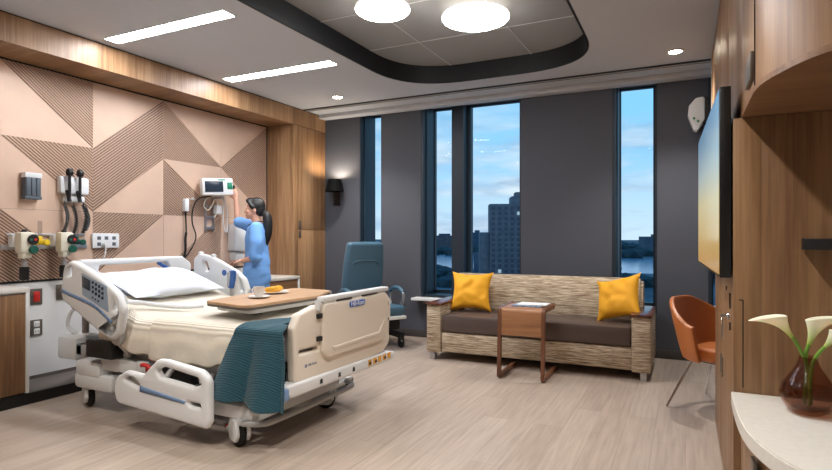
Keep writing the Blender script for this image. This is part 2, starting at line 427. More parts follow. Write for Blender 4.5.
# --- left wall: copper faceted feature panel with real ribs
bm = bm_(); add_box(bm, -4.95, XL-.02, -1.75, 6.6, 0, H+.06); struct(obj('wall_left', bm, M['wall'], sm=0))
gy = [.17, .925, 1.68, 2.434, 3.184, 3.932, 4.705, 5.482]; gz = [2.64, 2.045, 1.47, .893]
def clip(poly, n, d):                                                    # keep n.p >= d
    out = []
    for i in range(len(poly)):
        a, b = poly[i], poly[(i+1) % len(poly)]; fa, fb = a.dot(n)-d, b.dot(n)-d
        if fa >= 0: out.append(a)
        if (fa >= 0) != (fb >= 0): out.append(a.lerp(b, fa/(fa-fb)))
    return out
rt = [] ; ft = []                                                        # triangles as grid indices (y, z), rib direction
y0, y1, y2, y3, y4 = 3, 4, 5, 6, 7
rt += [(((y0,0),(y1,0),(y1,1)), ((y0,0),(y1,1))), (((y1,1),(y2,0),(y2,1)), ((y1,1),(y2,0))), (((y1,1),(y2,1),(y1,2)), ((y1,1),(y2,0))),
       (((y2,0),(y3,1),(y2,1)), ((y2,0),(y3,1))), (((y3,1),(y4,0),(y4,1)), ((y3,1),(y4,0))), (((y0,1),(y1,1),(y1,2)), ((y0,1),(y1,2))),
       (((y2,1),(y3,2),(y2,2)), ((y2,1),(y3,2))), (((y3,1),(y4,1),(y4,2)), ((y3,1),(y4,0))), (((y0,2),(y1,3),(y0,3)), ((y0,2),(y1,3))),
       (((y1,2),(y2,2),(y1,3)), ((y1,3),(y2,2))), (((y3,2),(y3,3),(y2,3)), ((y2,3),(y3,2))),
       (((2,1),(3,0),(3,1)), ((2,1),(3,0))), (((2,2),(3,2),(3,3)), ((2,2),(3,3))), (((1,0),(2,0),(2,1)), ((1,0),(2,1))), (((1,2),(2,1),(2,2)), ((1,2),(2,1)))]
ft += [((y0,0),(y1,1),(y0,1)), ((y1,0),(y2,0),(y1,1)), ((y2,1),(y2,2),(y1,2)), ((y2,0),(y3,0),(y3,1)), ((y3,0),(y4,0),(y3,1)), ((y0,1),(y1,2),(y0,2)),
       ((y2,1),(y3,1),(y3,2)), ((y3,1),(y4,2),(y3,2)), ((y0,2),(y1,2),(y1,3)), ((y2,2),(y2,3),(y1,3)), ((y2,2),(y3,2),(y2,3)), ((y3,2),(y4,2),(y4,3)), ((y3,2),(y4,3),(y3,3)),
       ((2,0),(3,0),(2,1)), ((2,1),(3,1),(2,2)), ((3,1),(3,2),(2,2)), ((2,2),(3,3),(2,3)), ((1,0),(2,1),(1,1)), ((1,1),(2,1),(1,2)), ((2,2),(2,3),(1,3)), ((1,2),(2,2),(1,3)),
       ((0,0),(1,0),(0,1)), ((1,0),(1,1),(0,1)), ((0,1),(1,1),(0,2)), ((1,1),(1,2),(0,2)), ((0,2),(1,2),(0,3)), ((1,2),(1,3),(0,3))]
G = lambda q: Vector((gy[q[0]], gz[q[1]]))
bm = bm_()
def slab(poly, x0, x1, mi):
    a = [bm.verts.new((x1, p.x, p.y)) for p in poly]; b = [bm.verts.new((x0, p.x, p.y)) for p in poly]
    fs = [bm.faces.new(a)]
    for i in range(len(poly)): fs.append(bm.faces.new((a[i], a[(i+1) % len(a)], b[(i+1) % len(a)], b[i])))
    for f in fs: f.material_index = mi
add_box(bm, XL-.02, XL-.008, gy[0], gy[-1], gz[3], gz[0])
for f in bm.faces: f.material_index = 1
for tri in ft:
    p = [G(q) for q in tri]; c = sum(p, Vector((0, 0)))/3
    slab([c+(q-c)*.995 for q in p], XL-.02, XL, 0)
for tri, dr in rt:
    p = [G(q) for q in tri]; d = (G(dr[1])-G(dr[0])).normalized(); nn = Vector((-d.y, d.x)); vals = [q.dot(nn) for q in p]
    k = math.floor(min(vals)/.0215)*.0215
    while k < max(vals):
        s = clip(clip(p, nn, k), -nn, -(k+.0122))
        if len(s) > 2: slab(s, XL-.01, XL+.002, 2)
        k += .0215
bmesh.ops.recalc_face_normals(bm, faces=bm.faces[:])
struct(obj('wall_left_panel', bm, None, mats=[M['panel'], M['groove'], M['rib']], sm=0))
bm = bm_(); add_box(bm, XL-.02, XL+.004, -1.6, 5.48, .875, .893); add_box(bm, XL-.02, XL+.004, gy[0], 5.48, 2.64, 2.652); add_box(bm, XL-.02, XL+.004, 5.47, 5.486, .893, 2.64); struct(obj('trim_4', bm, M['slot'], sm=0))
bm = bm_(); add_box(bm, XL-.02, XL-.002, -1.6, 5.48, .1, .875); struct(obj('wall_left_lower', bm, M['white'], sm=0))
bm = bm_(); add_box(bm, XL-.02, XF-.02, -1.6, 5.48, 0, .085, .004); add_box(bm, XL-.02, XL+.01, -1.6, 5.48, .085, .11)
t = struct(obj('baseboard_left', bm, M['plinth'])); bm = bm_(); add_box(bm, XF-.02, XF, -1.6, 5.48, 0, .082); obj('kick_face', bm, M['black'], t)
# wooden soffit
bm = bm_(); add_box(bm, XL-.02, XF, -1.6, 6.178, 2.652, H-.012)
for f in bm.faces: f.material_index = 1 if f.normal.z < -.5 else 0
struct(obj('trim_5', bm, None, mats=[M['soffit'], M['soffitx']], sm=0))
bm = bm_(); add_box(bm, XL-.02, XF-.012, -1.6, 6.178, H-.012, H); struct(obj('trim_6', bm, M['slot'], sm=0))

# --- back wall with four window openings
WIN = [(-3.842, -3.524, .46), (-2.955, -1.688, .5), (-.70, -.262, .46), (.203, .75, .46)]
ZT = 2.90
bm = bm_(); xs = -4.95
for x0, x1, zs in WIN:
    add_box(bm, xs, x0, YB, YB+.345, 0, H+.06); xs = x1
    add_box(bm, x0, x1, YB, YB+.345, 0, zs); add_box(bm, x0, x1, YB, YB+.345, ZT, H+.06)
add_box(bm, xs, 1.2, YB, YB+.345, 0, H+.06)
struct(obj('wall_back', bm, M['wall'], sm=0))
bm = bm_(); add_box(bm, XF, 1.05, YB-.012, YB, 0, .09, .003); struct(obj('baseboard_back', bm, mat('baseboard_charcoal', (70, 66, 66), .6)))
for i, (x0, x1, zs) in enumerate(WIN):
    g = YB+.33
    bm = bm_()
    fw = .035 if i else .018
    add_box(bm, x0, x0+fw, YB-.006, YB+.35, zs, ZT-.035); add_box(bm, x1-fw*.6, x1, YB+.02, YB+.35, zs, ZT)
    add_box(bm, x0, x1, YB+.002, YB+.35, ZT-.02, ZT); add_box(bm, x0, x1, YB+.02, YB+.35, zs, zs+.03)
    w = struct(obj('window_%d' % (i+1), bm, M['frame'], sm=0))
    # the deep blue-grey jamb liner and the outer casement frame
    bm = bm_(); add_box(bm, x0+fw, x0+fw+.012, YB+.08, YB+.3, zs+.03, ZT-.02); obj('jamb_liner', bm, M['jamb'], w, sm=0)
    bm = bm_(); a0, a1 = x0+fw, x1-fw*.6
    add_box(bm, a0, a0+(.022 if i else .006), g-.03, g+.03, zs+.03, ZT-.02); add_box(bm, a1-.03, a1, g-.03, g+.03, zs+.03, ZT-.02)
    add_box(bm, a0, a1, g-.03, g+.03, zs+.03, zs+.07); add_box(bm, a0, a1, g-.03, g+.03, ZT-.035, ZT-.02)
    obj('casement_frame', bm, M['frame'], w, sm=0)
    if i == 1:
        bm = bm_(); add_box(bm, -2.595, -2.44, YB+.13, g+.03, zs+.03, ZT-.02); obj('mullion', bm, M['frame'], w, sm=0)
        bm = bm_(); add_box(bm, -2.44, -2.40, g-.05, g+.03, zs+.03, ZT-.02); obj('mullion_edge', bm, M['jamb'], w, sm=0)
    bm = bm_(); add_box(bm, a0+.01, a1-.01, g-.004, g+.004, zs+.05, ZT-.025); obj('window_glass', bm, M['glass'], w, sm=0)
    if i == 1:
        bm = bm_(); add_box(bm, x0-.06, x1+.03, YB-.16, YB+.06, zs-.03, zs, .004); obj('window_sill', bm, M['white'], w)
# --- right side and the wall behind the camera
bm = bm_(); add_box(bm, XR, 1.2, -1.75, 6.6, 0, H+.06); struct(obj('wall_right', bm, mat('wall_paint', (176, 170, 164), .85), sm=0))
bm = bm_(); add_box(bm, -4.95, 1.2, -1.75, YF, 0, H+.06); struct(obj('wall_front', bm, mat('wall_paint_front', (186, 180, 172), .85), sm=0))

# ------------------------------------------------------------------ ceiling lights
for (xa, xb, ya, yb, lab) in ((-4.26, -2.965, 2.925, 3.045, 'linear ceiling light nearer the camera, longer looking of the two strips'),
                              (-4.25, -2.94, 4.195, 4.325, 'linear ceiling light farther back, near the wooden wardrobe')):
    t = thing('linear_ceiling_light', lab, 'ceiling light', ((xa+xb)/2, (ya+yb)/2, H-.012), group='linear ceiling lights')
    pbox('diffuser', (xa, xb, ya, yb, H-.006, H-.001), M['strip'], t, 0)
    bm = bm_()
    for b in ((xa-.006, xb+.006, ya-.006, ya), (xa-.006, xb+.006, yb, yb+.006), (xa-.006, xa, ya, yb), (xb, xb+.006, ya, yb)): add_box(bm, *b, H-.009, H-.0005)
    obj('rim', bm, M['trimw'], t, sm=0)
for (x, y, r, lab) in ((-2.05, 3.62, .205, 'smaller round glowing dome light in the dark ceiling recess, left one'),
                       (-1.475, 4.075, .262, 'larger round glowing dome light in the dark ceiling recess, right one')):
    t = thing('dome_ceiling_light', lab, 'ceiling light', (x, y, 2.93), group='round dome lights')
    bm = bm_(); add_lathe(bm, [(0, -.028), (r*.5, -.026), (r*.85, -.014), (r*.97, 0), (r, .012)], (x, y, 2.945), 48); obj('diffuser', bm, M['dome'], t, sm=60)
    bm = bm_(); add_lathe(bm, [(r*.99, .0125), (r*1.005, .016), (r*.99, .03), (r*.86, .044), (r*.35, .06), (r*.3, .104)], (x, y, 2.945), 48); obj('housing', bm, M['domeside'], t, sm=60)
def downlight(x, y, lab, pw=60):
    t = thing('downlight', lab, 'ceiling light', (x, y, H-.01), group='recessed downlights')
    bm = bm_(); add_lathe(bm, [(.052, -.001), (.075, -.001), (.078, -.005), (.074, -.010), (.056, -.008), (.052, -.004)], (x, y, H), 32); obj('trim_ring', bm, M['trimw'], t)
    bm = bm_(); add_lathe(bm, [(0, -.007), (.05, -.006), (.053, -.002)], (x, y, H), 32); obj('lamp_lens', bm, M['lamp'], t)
    l = bpy.data.lights.new('downlight_beam', 'SPOT'); l.energy = pw; l.spot_size = R(110); l.spot_blend = .7; l.color = (1, .96, .91); l.shadow_soft_size = .05
    o = bpy.data.objects.new('downlight_beam', l); C.objects.link(o); o.location = (x, y, H-.03)
downlight(-3.63, 5.35, 'small round recessed downlight in the ceiling near the wooden wardrobe', 80)
downlight(-.08, 5.33, 'small round recessed downlight in the ceiling above the window wall on the right', 80)
for x, y, p in ((-.6, 2.0, 110), (-.45, .7, 60), (-1.9, .6, 80), (-3.3, 1.2, 70)): downlight(x, y, 'unseen recessed downlight added to the ceiling to brighten the room', p)  # extra downlights out of view, added to lift the room's brightness

# ------------------------------------------------------------------ built-in furniture on the left
def left_counter():
    t = thing('counter_cabinet', 'white topped cabinet with wooden door, low at the left edge beside the outlets', 'cabinet', (-4.6, 1.3, .085))
    Y1 = 2.42
    pbox('countertop', (XL, XF+.004, .2, Y1, .835, .87), M['quartz'], t, .004)
    pbox('side_panel', (XL, XF+.002, Y1-.022, Y1, .088, .835), M['white'], t, .001)
    pbox('body', (XL, XF-.03, .2, Y1-.023, .09, .834), M['white'], t, 0)
    for a, b in ((1.82, Y1-.024), (1.24, 1.815), (.66, 1.235)):
        pbox('door', (XF-.028, XF-.004, a, b, .094, .822), M['walnut'], t, .002)
    return t
left_counter()
t = thing('wardrobe', 'tall walnut wardrobe with two doors in the corner by the window wall', 'wardrobe', (-4.6, 5.83, 0))
pbox('body', (XL, XF-.024, 5.488, 6.176, .0, 2.65), M['walnut'], t, 0)
pbox('door', (XF-.022, XF, 5.49, 5.585, .09, 2.645), M['walnut'], t, .002)
d = pbox('door', (XF-.022, XF, 5.589, 6.174, 1.335, 2.645), M['walnut'], t, .002)
pbox('door_pull', (XF-.004, XF+.006, 5.60, 5.645, 1.345, 1.45), M['pewter'], d, .002)
d = pbox('door', (XF-.022, XF, 5.589, 6.174, .09, 1.33), M['walnut'], t, .002)
pbox('door_pull', (XF-.004, XF+.006, 5.60, 5.645, 1.23, 1.32), M['pewter'], d, .002)
t = thing('nightstand', 'low walnut drawer unit with white top and white end panel behind the nurse', 'cabinet', (-4.55, 5.2, .085))
pbox('top', (XL, -4.275, 4.93, 5.484, .73, .765), M['quartz'], t)
pbox('end_panel', (XL, -4.278, 5.455, 5.484, .088, .729), M['white'], t, .001)
pbox('body', (XL, -4.31, 4.935, 5.454, .088, .729), M['white'], t, 0)
for a, b in ((.60, .724), (.43, .594), (.095, .424)):
    pbox('drawer', (-4.308, -4.285, 4.938, 5.452, a, b), M['dwood'], t, .002)

# ------------------------------------------------------------------ built-in furniture on the right
FX, UX, NY, UZ = .18, .212, 2.66, 1.745
t = thing('tall_cabinet', 'tall walnut cabinet behind the television with a lock and keys in its door', 'cabinet', (.6, 3.4, 0))
pbox('body', (FX+.02, XR-.001, NY, 4.2, .0, UZ), M['rwood'], t, .002)
for a, b in ((NY+.1, 3.43), (3.436, 4.198)): 
    d = pbox('door', (FX, FX+.019, a, b, .02, UZ-.002), M['rwood'], t, .002)
    pbox('door_pull', (FX-.006, FX+.002, 3.36 if a < 3 else 3.47, 3.40 if a < 3 else 3.51, .50, .60), M['pewter'], d, .001)
e = pbox('edge_panel', (FX, FX+.10, NY-.001, NY+.094, .02, UZ-.002), M['rwood'], t, .001)
lk = bm_(); add_lathe(lk, [(0, 0), (.016, 0), (.016, .008), (.012, .012), (0, .012)], mx=Matrix.Translation((FX, 2.86, .89)) @ Matrix.Rotation(-PI/2, 4, 'Y'), n=16)
lk = obj('lock', lk, M['chrome'], t)
bm = bm_(); add_box(bm, FX-.035, FX-.006, 2.857, 2.863, .885, .897); add_tube(bm, [(FX-.03, 2.86, .88), (FX-.03, 2.87, .86), (FX-.03, 2.86, .845), (FX-.03, 2.85, .86)], .0025, 6, closed=True); add_box(bm, FX-.034, FX-.028, 2.845, 2.858, .79, .85); add_box(bm, FX-.033, FX-.027, 2.862, 2.875, .80, .85)
obj('key', bm, M['chrome'], lk)
bm = bm_(); add_lathe(bm, [(0, 0), (.010, 0), (.010, .006), (0, .006)], mx=Matrix.Translation((FX, 3.05, 1.0)) @ Matrix.Rotation(-PI/2, 4, 'Y'), n=16); obj('door_stud', bm, M['pewter'], t)
for za, zb_ in ((.93, 1.0), (.835, .87)): pbox('hasp', (FX-.006, FX, 2.80, 2.815, za, zb_), M['dark'], t, .001)
bm = bm_(); add_tube(bm, [(.215, NY-.001, .62), (.215, NY-.001, .985)], .0022, 6); add_tube(bm, [(.2, NY-.001, .985), (.215, NY-.001, .985)], .0022, 6); obj('panel_joint', bm, M['slot'], t)
# upper cabinets: one long run that ends in a quarter round over the niche
curve = smooth([(UX, 2.45), (UX, 2.25), (UX+.010, 2.12), (UX+.035, 2.02), (.30, 1.885), (.37, 1.79), (.50, 1.70), (.72, 1.645), (1.049, 1.63)], 6)
t = thing('upper_cabinet', 'walnut upper cabinet with curved end overhanging the niche at right', 'cabinet', (.6, 2.2, UZ))
def planprism(bm, pts, z0, z1):
    a = [bm.verts.new((p[0], p[1], z0)) for p in pts]; b = [bm.verts.new((p[0], p[1], z1)) for p in pts]
    bm.faces.new(a[::-1]); bm.faces.new(b)
    for i in range(len(pts)): bm.faces.new((a[i], a[(i+1) % len(a)], b[(i+1) % len(a)], b[i]))
    bmesh.ops.recalc_face_normals(bm, faces=bm.faces[:])
bm = bm_(); planprism(bm, [(UX, 2.22)]+[p for p in curve if p[1] < 2.2]+[(1.049, NY-.002), (UX, NY-.002)], UZ+.02, H-.006)
obj('body', bm, M['rwood'], t, sm=30)
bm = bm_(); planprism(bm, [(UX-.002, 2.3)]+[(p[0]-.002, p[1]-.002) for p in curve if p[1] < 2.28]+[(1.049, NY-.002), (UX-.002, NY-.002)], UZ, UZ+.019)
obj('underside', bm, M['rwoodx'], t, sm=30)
bm = bm_(); add_box(bm, UX-.0015, UX+.01, 2.196, 2.2, UZ+.02, H-.006); obj('door_gap', bm, M['slot'], t, sm=0)
pbox('door_pull', (UX-.012, UX, 2.215, 2.39, 1.795, 1.89), M['pewter'], t, .002)
t = thing('upper_cabinet', 'long walnut upper cabinet running above the television to the window wall', 'cabinet', (.6, 4.2, UZ))
pbox('body', (UX+.02, XR-.001, NY+.001, 4.2, UZ+.004, H-.006), M['rwood'], t, .001)
pbox('body_end', (UX+.02, XR-.001, 4.201, 5.66, 2.0, H-.006), M['rwood'], t, .001)
for a, b in ((NY+.002, 3.43), (3.434, 4.199)): pbox('door', (UX, UX+.019, a, b, UZ+.004, H-.006), M['rwood'], t, .001)
for a, b in ((4.203, 4.93), (4.934, 5.655)): pbox('door', (UX, UX+.019, a, b, 2.0, H-.006), M['rwood'], t, .001)
pbox('end_panel', (UX-.003, XR-.001, 5.661, 5.68, 1.98, H-.006), M['white'], t, .001)
# curved counter
cc = smooth([(.172, NY-.002), (.170, 2.40), (.178, 2.20), (.200, 2.06), (.240, 1.935), (.29, 1.85), (.365, 1.77), (.50, 1.69), (.75, 1.64), (1.049, 1.625)], 6)
bm = bm_(); planprism(bm, list(cc)+[Vector((1.049, NY-.002, 0))], .545, .60)
bmesh.ops.bevel(bm, geom=[e for e in bm.edges if abs(e.verts[0].co.z-e.verts[1].co.z) < 1e-4], offset=.004, segments=2, affect='EDGES')
tag(obj('countertop', bm, M['quartz'], off=(.6, 2.2, .545)), 'white curved countertop under the vase at the right edge', 'countertop')
t = thing('base_cabinet', 'walnut base cabinet with curved front under the white counter at right', 'cabinet', (.6, 2.2, 0))
bm = bm_(); planprism(bm, [(min(p[0]+.035, 1.047), p[1]+.035) for p in cc if p[1] < 2.6]+[(1.047, NY-.003), (.207, NY-.003)], .0, .543); obj('body', bm, M['rwood'], t, sm=30)
pbox('door_pull', (.200, .212, 2.12, 2.20, .38, .50), M['pewter'], t, .002)
tag(obj('wall_bar', (lambda b: (add_box(b, .416, .80, 2.60, 2.655, 1.197, 1.242, .004), b)[1])(bm_()), M['dark'], off=(.6, 2.63, 1.197)), 'short black horizontal bar on the walnut back panel above the vase', 'bar')
# desk beyond
t = thing('desk', 'white desk mostly hidden behind the orange chair and tall cabinet', 'desk', (.6, 5.5, 0))
pbox('top', (.20, XR-.001, 5.25, 5.85, .56, .60), M['white'], t); pbox('apron', (.215, XR-.001, 5.27, 5.83, .44, .559), M['white'], t); pbox('leg_panel', (.9, .93, 5.3, 5.8, 0, .439), M['white'], t)
# television
t = thing('television', 'flat screen television showing a yellow and blue picture, angled on the right wall', 'television', (.12, 3.42, 1.48), rz=R(1.9))
def loc(name, bm, m, p, sm=35): return obj(name, bm, m, p, off=False, sm=sm)
bm = bm_(); add_box(bm, -.015, .028, -.755, .755, -.405, .405, .004); loc('housing', bm, M['black'], t)
bm = bm_(); add_box(bm, -.0175, -.014, -.742, .742, -.392, .396); loc('screen', bm, M['tv'], t, 0)
bm = bm_(); add_box(bm, .028, .05, -.2, .2, -.15, .15); add_box(bm, .048, .06, -.06, .06, -.08, .08); loc('wall_bracket', bm, M['dark'], t)
t = thing('wall_speaker', 'white rounded wall speaker high on the dark wall beside the television', 'speaker', (.12, YB-.11, 2.28))
me = plate([(-.10, .15), (-.09, .24), (-.03, .31), (.05, .32), (.05, .10), (-.01, -.01), (-.05, .0)], t=.15, bev=.012, r=.03)
o = obj('shell', me, M['device'], t, off=False); o.location = (0, .02, .01); o.rotation_euler = (PI/2, 0, 0)
bm = bm_(); add_box(bm, .03, .11, -.05, .108, .07, .32, .012); loc('side_case', bm, M['dark'], t)
bm = bm_(); add_lathe(bm, [(0, 0), (.012, 0), (.012, .008), (0, .008)], mx=Matrix.Translation((-.045, -.058, .12)) @ Matrix.Rotation(PI/2, 4, 'X'), n=14); add_lathe(bm, [(0, 0), (.012, 0), (.012, .008), (0, .008)], mx=Matrix.Translation((-.01, -.058, .09)) @ Matrix.Rotation(PI/2, 4, 'X'), n=14); loc('indicator', bm, M['green'], t)

# vase and callas
vx, vy, vz = .405, 2.45, .60
t = thing('vase', 'smoky plum glass teardrop vase on the white counter', 'vase', (vx, vy, vz))
prof = [(0, .004), (.055, .004), (.078, .02), (.100, .05), (.107, .08), (.098, .115), (.070, .155), (.046, .19), (.036, .215), (.034, .232)]
inn = [(.031, .232), (.033, .215), (.043, .19), (.066, .155), (.093, .115), (.101, .08), (.094, .052), (.072, .026), (0, .014)]
prof = [(a*.85, b*.9) for a, b in prof]; inn = [(a*.85, b*.9) for a, b in inn]
bm = bm_(); add_lathe(bm, prof+inn, (0, 0, 0), 40); loc('glass_body', bm, M['vase'], t, 60)
bm = bm_(); add_lathe(bm, [(0, .016), (.058, .026), (.077, .050), (.081, .072), (.078, .095), (0, .095)], n=32); loc('water', bm, glassm('vase_water', (230, 218, 206), 1.2), t, 60)
def calla(pts, lab, size, aim):
    """stem points relative to the vase; the spathe is a funnel with a flared tip"""
    t = thing('calla_lily', lab, 'flower', (vx, vy, vz+.03), group='calla lilies in the vase')
    sp = smooth(pts, 6); bm = bm_(); add_tube(bm, [(p[0], p[1], p[2]-.03) for p in sp], .0065, 8); loc('stem', bm, M['stem'], t, 60)
    e = Vector(pts[-1])-Vector((0, 0, .03)); d = (Vector(pts[-1])-Vector(pts[-2])).normalized()
    aim = Vector(aim).normalized(); u = (aim-d*aim.dot(d)).normalized(); w = d.cross(u)
    bm = bm_(); rows = []; nn = 22
    for i in range(13):
        s = i/12; row = []
        for k in range(nn+1):
            a = (k/nn-.5)*2*PI*.93                                     # 0 = tip side
            tipf = .5+.5*math.cos(a)
            rad = size*(.07+.10*s+.32*s**2.4*(.55+.45*tipf))
            hh = size*1.25*s*(.62+.42*tipf)
            fl = size*.42*s**3*tipf**2                                  # the tip curls outwards
            row.append(bm.verts.new(e-d*.01+d*hh+u*(rad*math.cos(a)+fl)+w*rad*math.sin(a)))
        rows.append(row)
    for a, b in zip(rows, rows[1:]):
        for k in range(nn): bm.faces.new((a[k], a[k+1], b[k+1], b[k]))
    o = loc('spathe', bm, M['petal'], t, 80); md = o.modifiers.new('s', 'SOLIDIFY'); md.thickness = .0018
    bm = bm_(); add_tube(bm, [e, e+d*size*.5], [.006, .004], 8); loc('spadix', bm, M['yel'], t)
calla([(.01, .01, .03), (.0, .0, .14), (-.012, -.005, .20), (-.040, -.01, .262), (-.056, -.01, .285)], 'calla lily leaning to the left out of the plum vase', .094, (-1, 0, .12))
calla([(-.01, .015, .03), (-.004, .008, .16), (-.006, .005, .22), (.006, .005, .262)], 'calla lily standing upright in the middle of the plum vase, tallest', .106, (1, -.1, .9))
calla([(.0, -.015, .03), (.008, -.01, .16), (.022, -.015, .215), (.050, -.02, .256)], 'calla lily leaning to the right, cut off by the picture edge', .082, (.9, -.3, -.1))

# ------------------------------------------------------------------ the hospital bed
B = thing('hospital_bed', 'white hospital bed with raised head section, side rails and cream footboard', 'bed', (-3.1, 3.08, 0))
NYB, FYB = 2.45, 3.62
XH = -3.33; ZM = .672; SL = .32                                          # hinge of the head section
def zt(x): return ZM+max(0, (XH-x))*SL if x < XH else ZM
# mattress (two sections) and deck
def section(bm, z0, z1, ya, yb):
    pts = [(-4.13, 0), (XH, 0), (-2.13, 0)]
    lo = [Vector((x, 0, zt(x)+z0)) for x, _ in pts]; hi = [Vector((x, 0, zt(x)+z1)) for x, _ in pts]
    t = bmesh.new(); poly = lo+hi[::-1]
    a = [t.verts.new((p.x, ya, p.z)) for p in poly]; b = [t.verts.new((p.x, yb, p.z)) for p in poly]
    n = len(poly)
    for i in range(n): t.faces.new((a[i], a[(i+1) % n], b[(i+1) % n], b[i]))
    t.faces.new(a[::-1]); t.faces.new(b)
    bmesh.ops.recalc_face_normals(t, faces=t.faces[:]); bmesh.ops.bevel(t, geom=t.edges[:], offset=.012, segments=2, affect='EDGES')
    merge(bm, t)
bm = bm_(); section(bm, -.17, -.012, 2.55, 3.54); obj('mattress', bm, M['sheet'], B)
bm = bm_(); section(bm, -.215, -.175, 2.56, 3.53); obj('deck', bm, M['bedd'], B)
# under-frame
bm = bm_()
for y in (2.60, 3.42): add_box(bm, -4.12, -2.12, y, y+.06, .36, .44, .008)
add_box(bm, -4.12, -4.05, 2.6, 3.48, .36, .44, .008); add_box(bm, -2.2, -2.12, 2.6, 3.48, .36, .44, .008)
obj('deck_frame', bm, M['bedg'], B)
bm = bm_()
for y in (2.66, 3.30): add_box(bm, -4.0, -2.35, y, y+.07, .16, .25, .01)
add_box(bm, -4.02, -3.86, 2.52, 3.50, .15, .26, .025); add_box(bm, -2.46, -2.28, 2.48, 3.40, .14, .24, .025)
obj('base_frame', bm, M['bedw'], B)
bm = bm_()
for x0, x1 in ((-3.85, -3.3), (-2.5, -3.0)):
    for y in (2.72, 3.36): add_tube(bm, [(x0, y, .22), (x1, y, .40)], .03, 10)
add_box(bm, -3.6, -2.7, 2.85, 3.3, .26, .36, .02); add_tube(bm, [(-3.5, 2.62, .33), (-2.6, 2.62, .33)], .018); add_box(bm, -3.2, -2.9, 2.58, 2.66, .27, .37, .01)
obj('lift_mechanism', bm, M['bedd'], B)
bm = bm_(); add_box(bm, -3.98, -3.70, 2.50, 2.62, .24, .36, .03); add_box(bm, -3.99, -3.58, 2.505, 2.60, .15, .27, .03); add_box(bm, -3.74, -3.35, 2.53, 2.62, .30, .40, .02); add_box(bm, -3.32, -3.22, 2.5, 2.58, .33, .41, .01); obj('corner_cover', bm, M['bedw'], B)
bm = bm_(); add_box(bm, -3.80, -3.52, 2.46, 2.60, .40, .53, .02); obj('power_unit', bm, M['dark'], B)
bm = bm_(); add_tube(bm, smooth([(-3.22, 2.47, .40), (-3.16, 2.45, .41), (-3.08, 2.45, .38), (-3.04, 2.47, .36)]), .014); add_box(bm, -3.18, -3.05, 2.46, 2.49, .36, .40, .008); obj('release_handle', bm, M['red'], B)
# white box behind the headboard, next to the wall
bm = bm_(); add_box(bm, -4.40, -4.16, 2.62, 2.86, .30, .48, .03); add_tube(bm, smooth([(-4.3, 2.72, .48), (-4.38, 2.70, .55), (-4.36, 2.72, .66), (-4.27, 2.76, .70), (-4.24, 2.78, .60)]), .014); obj('head_bumper', bm, M['bedw'], B)
# casters with brake pedals
def caster(x, y, rot, pedal=True):
    mx = Matrix.Translation((x, y, 0)) @ Matrix.Rotation(rot, 4, 'Z')
    bm = bm_()
    me = plate([(-.085, .09), (-.05, .165), (.06, .165), (.085, .08), (.05, .035), (-.04, .03)], t=.022, bev=.006, r=.03)
    for s in (-.034, .034): add_mesh(bm, me, mx @ XZ(s))
    add_box(bm, -.055, .065, -.044, .044, .13, .175, .015, mx=mx)
    k = obj('caster', bm, M['bedw'], B)
    bm = bm_(); prof = [(0, -.02), (.05, -.02), (.066, -.022), (.075, -.012), (.075, .012), (.066, .022), (.05, .02), (0, .02)]
    add_lathe(bm, prof, mx=mx @ Matrix.Translation((0, 0, .075)) @ Matrix.Rotation(PI/2, 4, 'X'), n=28); obj('wheel', bm, M['rubber'], k)
    bm = bm_(); add_lathe(bm, [(0, -.0235), (.03, -.0235), (.03, .0235), (0, .0235)], mx=mx @ Matrix.Translation((0, 0, .075)) @ Matrix.Rotation(PI/2, 4, 'X'), n=20); obj('hub', bm, M['bedg'], k)
    if pedal:
        bm = bm_(); add_box(bm, -.20, -.055, -.028, .028, .10, .135, .01, mx=mx @ Matrix.Translation((0, 0, -.012)) @ Matrix.Rotation(R(-18), 4, 'Y')); p = obj('brake_pedal', bm, M['bedw'], k)
        bm = bm_(); add_ball(bm, (0, 0, 0), (.03, .03, .02), mx=mx @ Matrix.Translation((-.185, 0, .062))); obj('pedal_tip', bm, M['orange'], p)
caster(-2.40, 2.50, R(-28)); caster(-2.36, 3.32, R(10), False); caster(-3.95, 2.60, R(-25)); caster(-3.95, 3.42, R(0))
# step bar between the foot casters
bm = bm_(); add_tube(bm, smooth([(-2.34, 2.46, .15), (-2.24, 2.50, .15), (-2.20, 2.62, .15), (-2.20, 3.32, .15), (-2.22, 3.46, .155), (-2.30, 3.50, .16)]), .018); add_tube(bm, [(-2.28, 2.62, .11), (-2.28, 3.3, .11)], .014)
obj('foot_step_bar', bm, M['bedg'], B)
bm = bm_(); add_box(bm, -2.66, -2.34, 2.455, 2.56, .165, .255, .025); obj('corner_cover', bm, M['bedw'], B)
# headboard
bm = bm_(); add_plate(bm, YZ(-4.20), [(2.62, .74), (2.60, 1.00), (2.68, 1.07), (3.62, 1.07), (3.72, 1.0), (3.71, .74)], [[(2.82, 1.022), (3.46, 1.024), (3.49, .965), (3.42, .945), (2.92, .945), (2.81, .97)]], t=.075, bev=.018, r=.05, hr=.04)
hb = obj('headboard', bm, M['bedw'], B)
bm = bm_(); add_box(bm, -4.186, -4.168, 3.34, 3.47, .94, 1.02, .004, mx=Matrix.Translation((0, 0, 0))); 
bm.free(); bm = bm_(); add_tube(bm, [(-4.185, 3.37, 1.02), (-4.175, 3.49, .945)], .016); obj('blue_tag', bm, M['blue'], hb)
for y in (2.72, 3.44): bm = bm_(); add_tube(bm, [(-4.19, y, .5), (-4.19, y, .78)], .025); obj('headboard_post', bm, M['bedg'], hb)
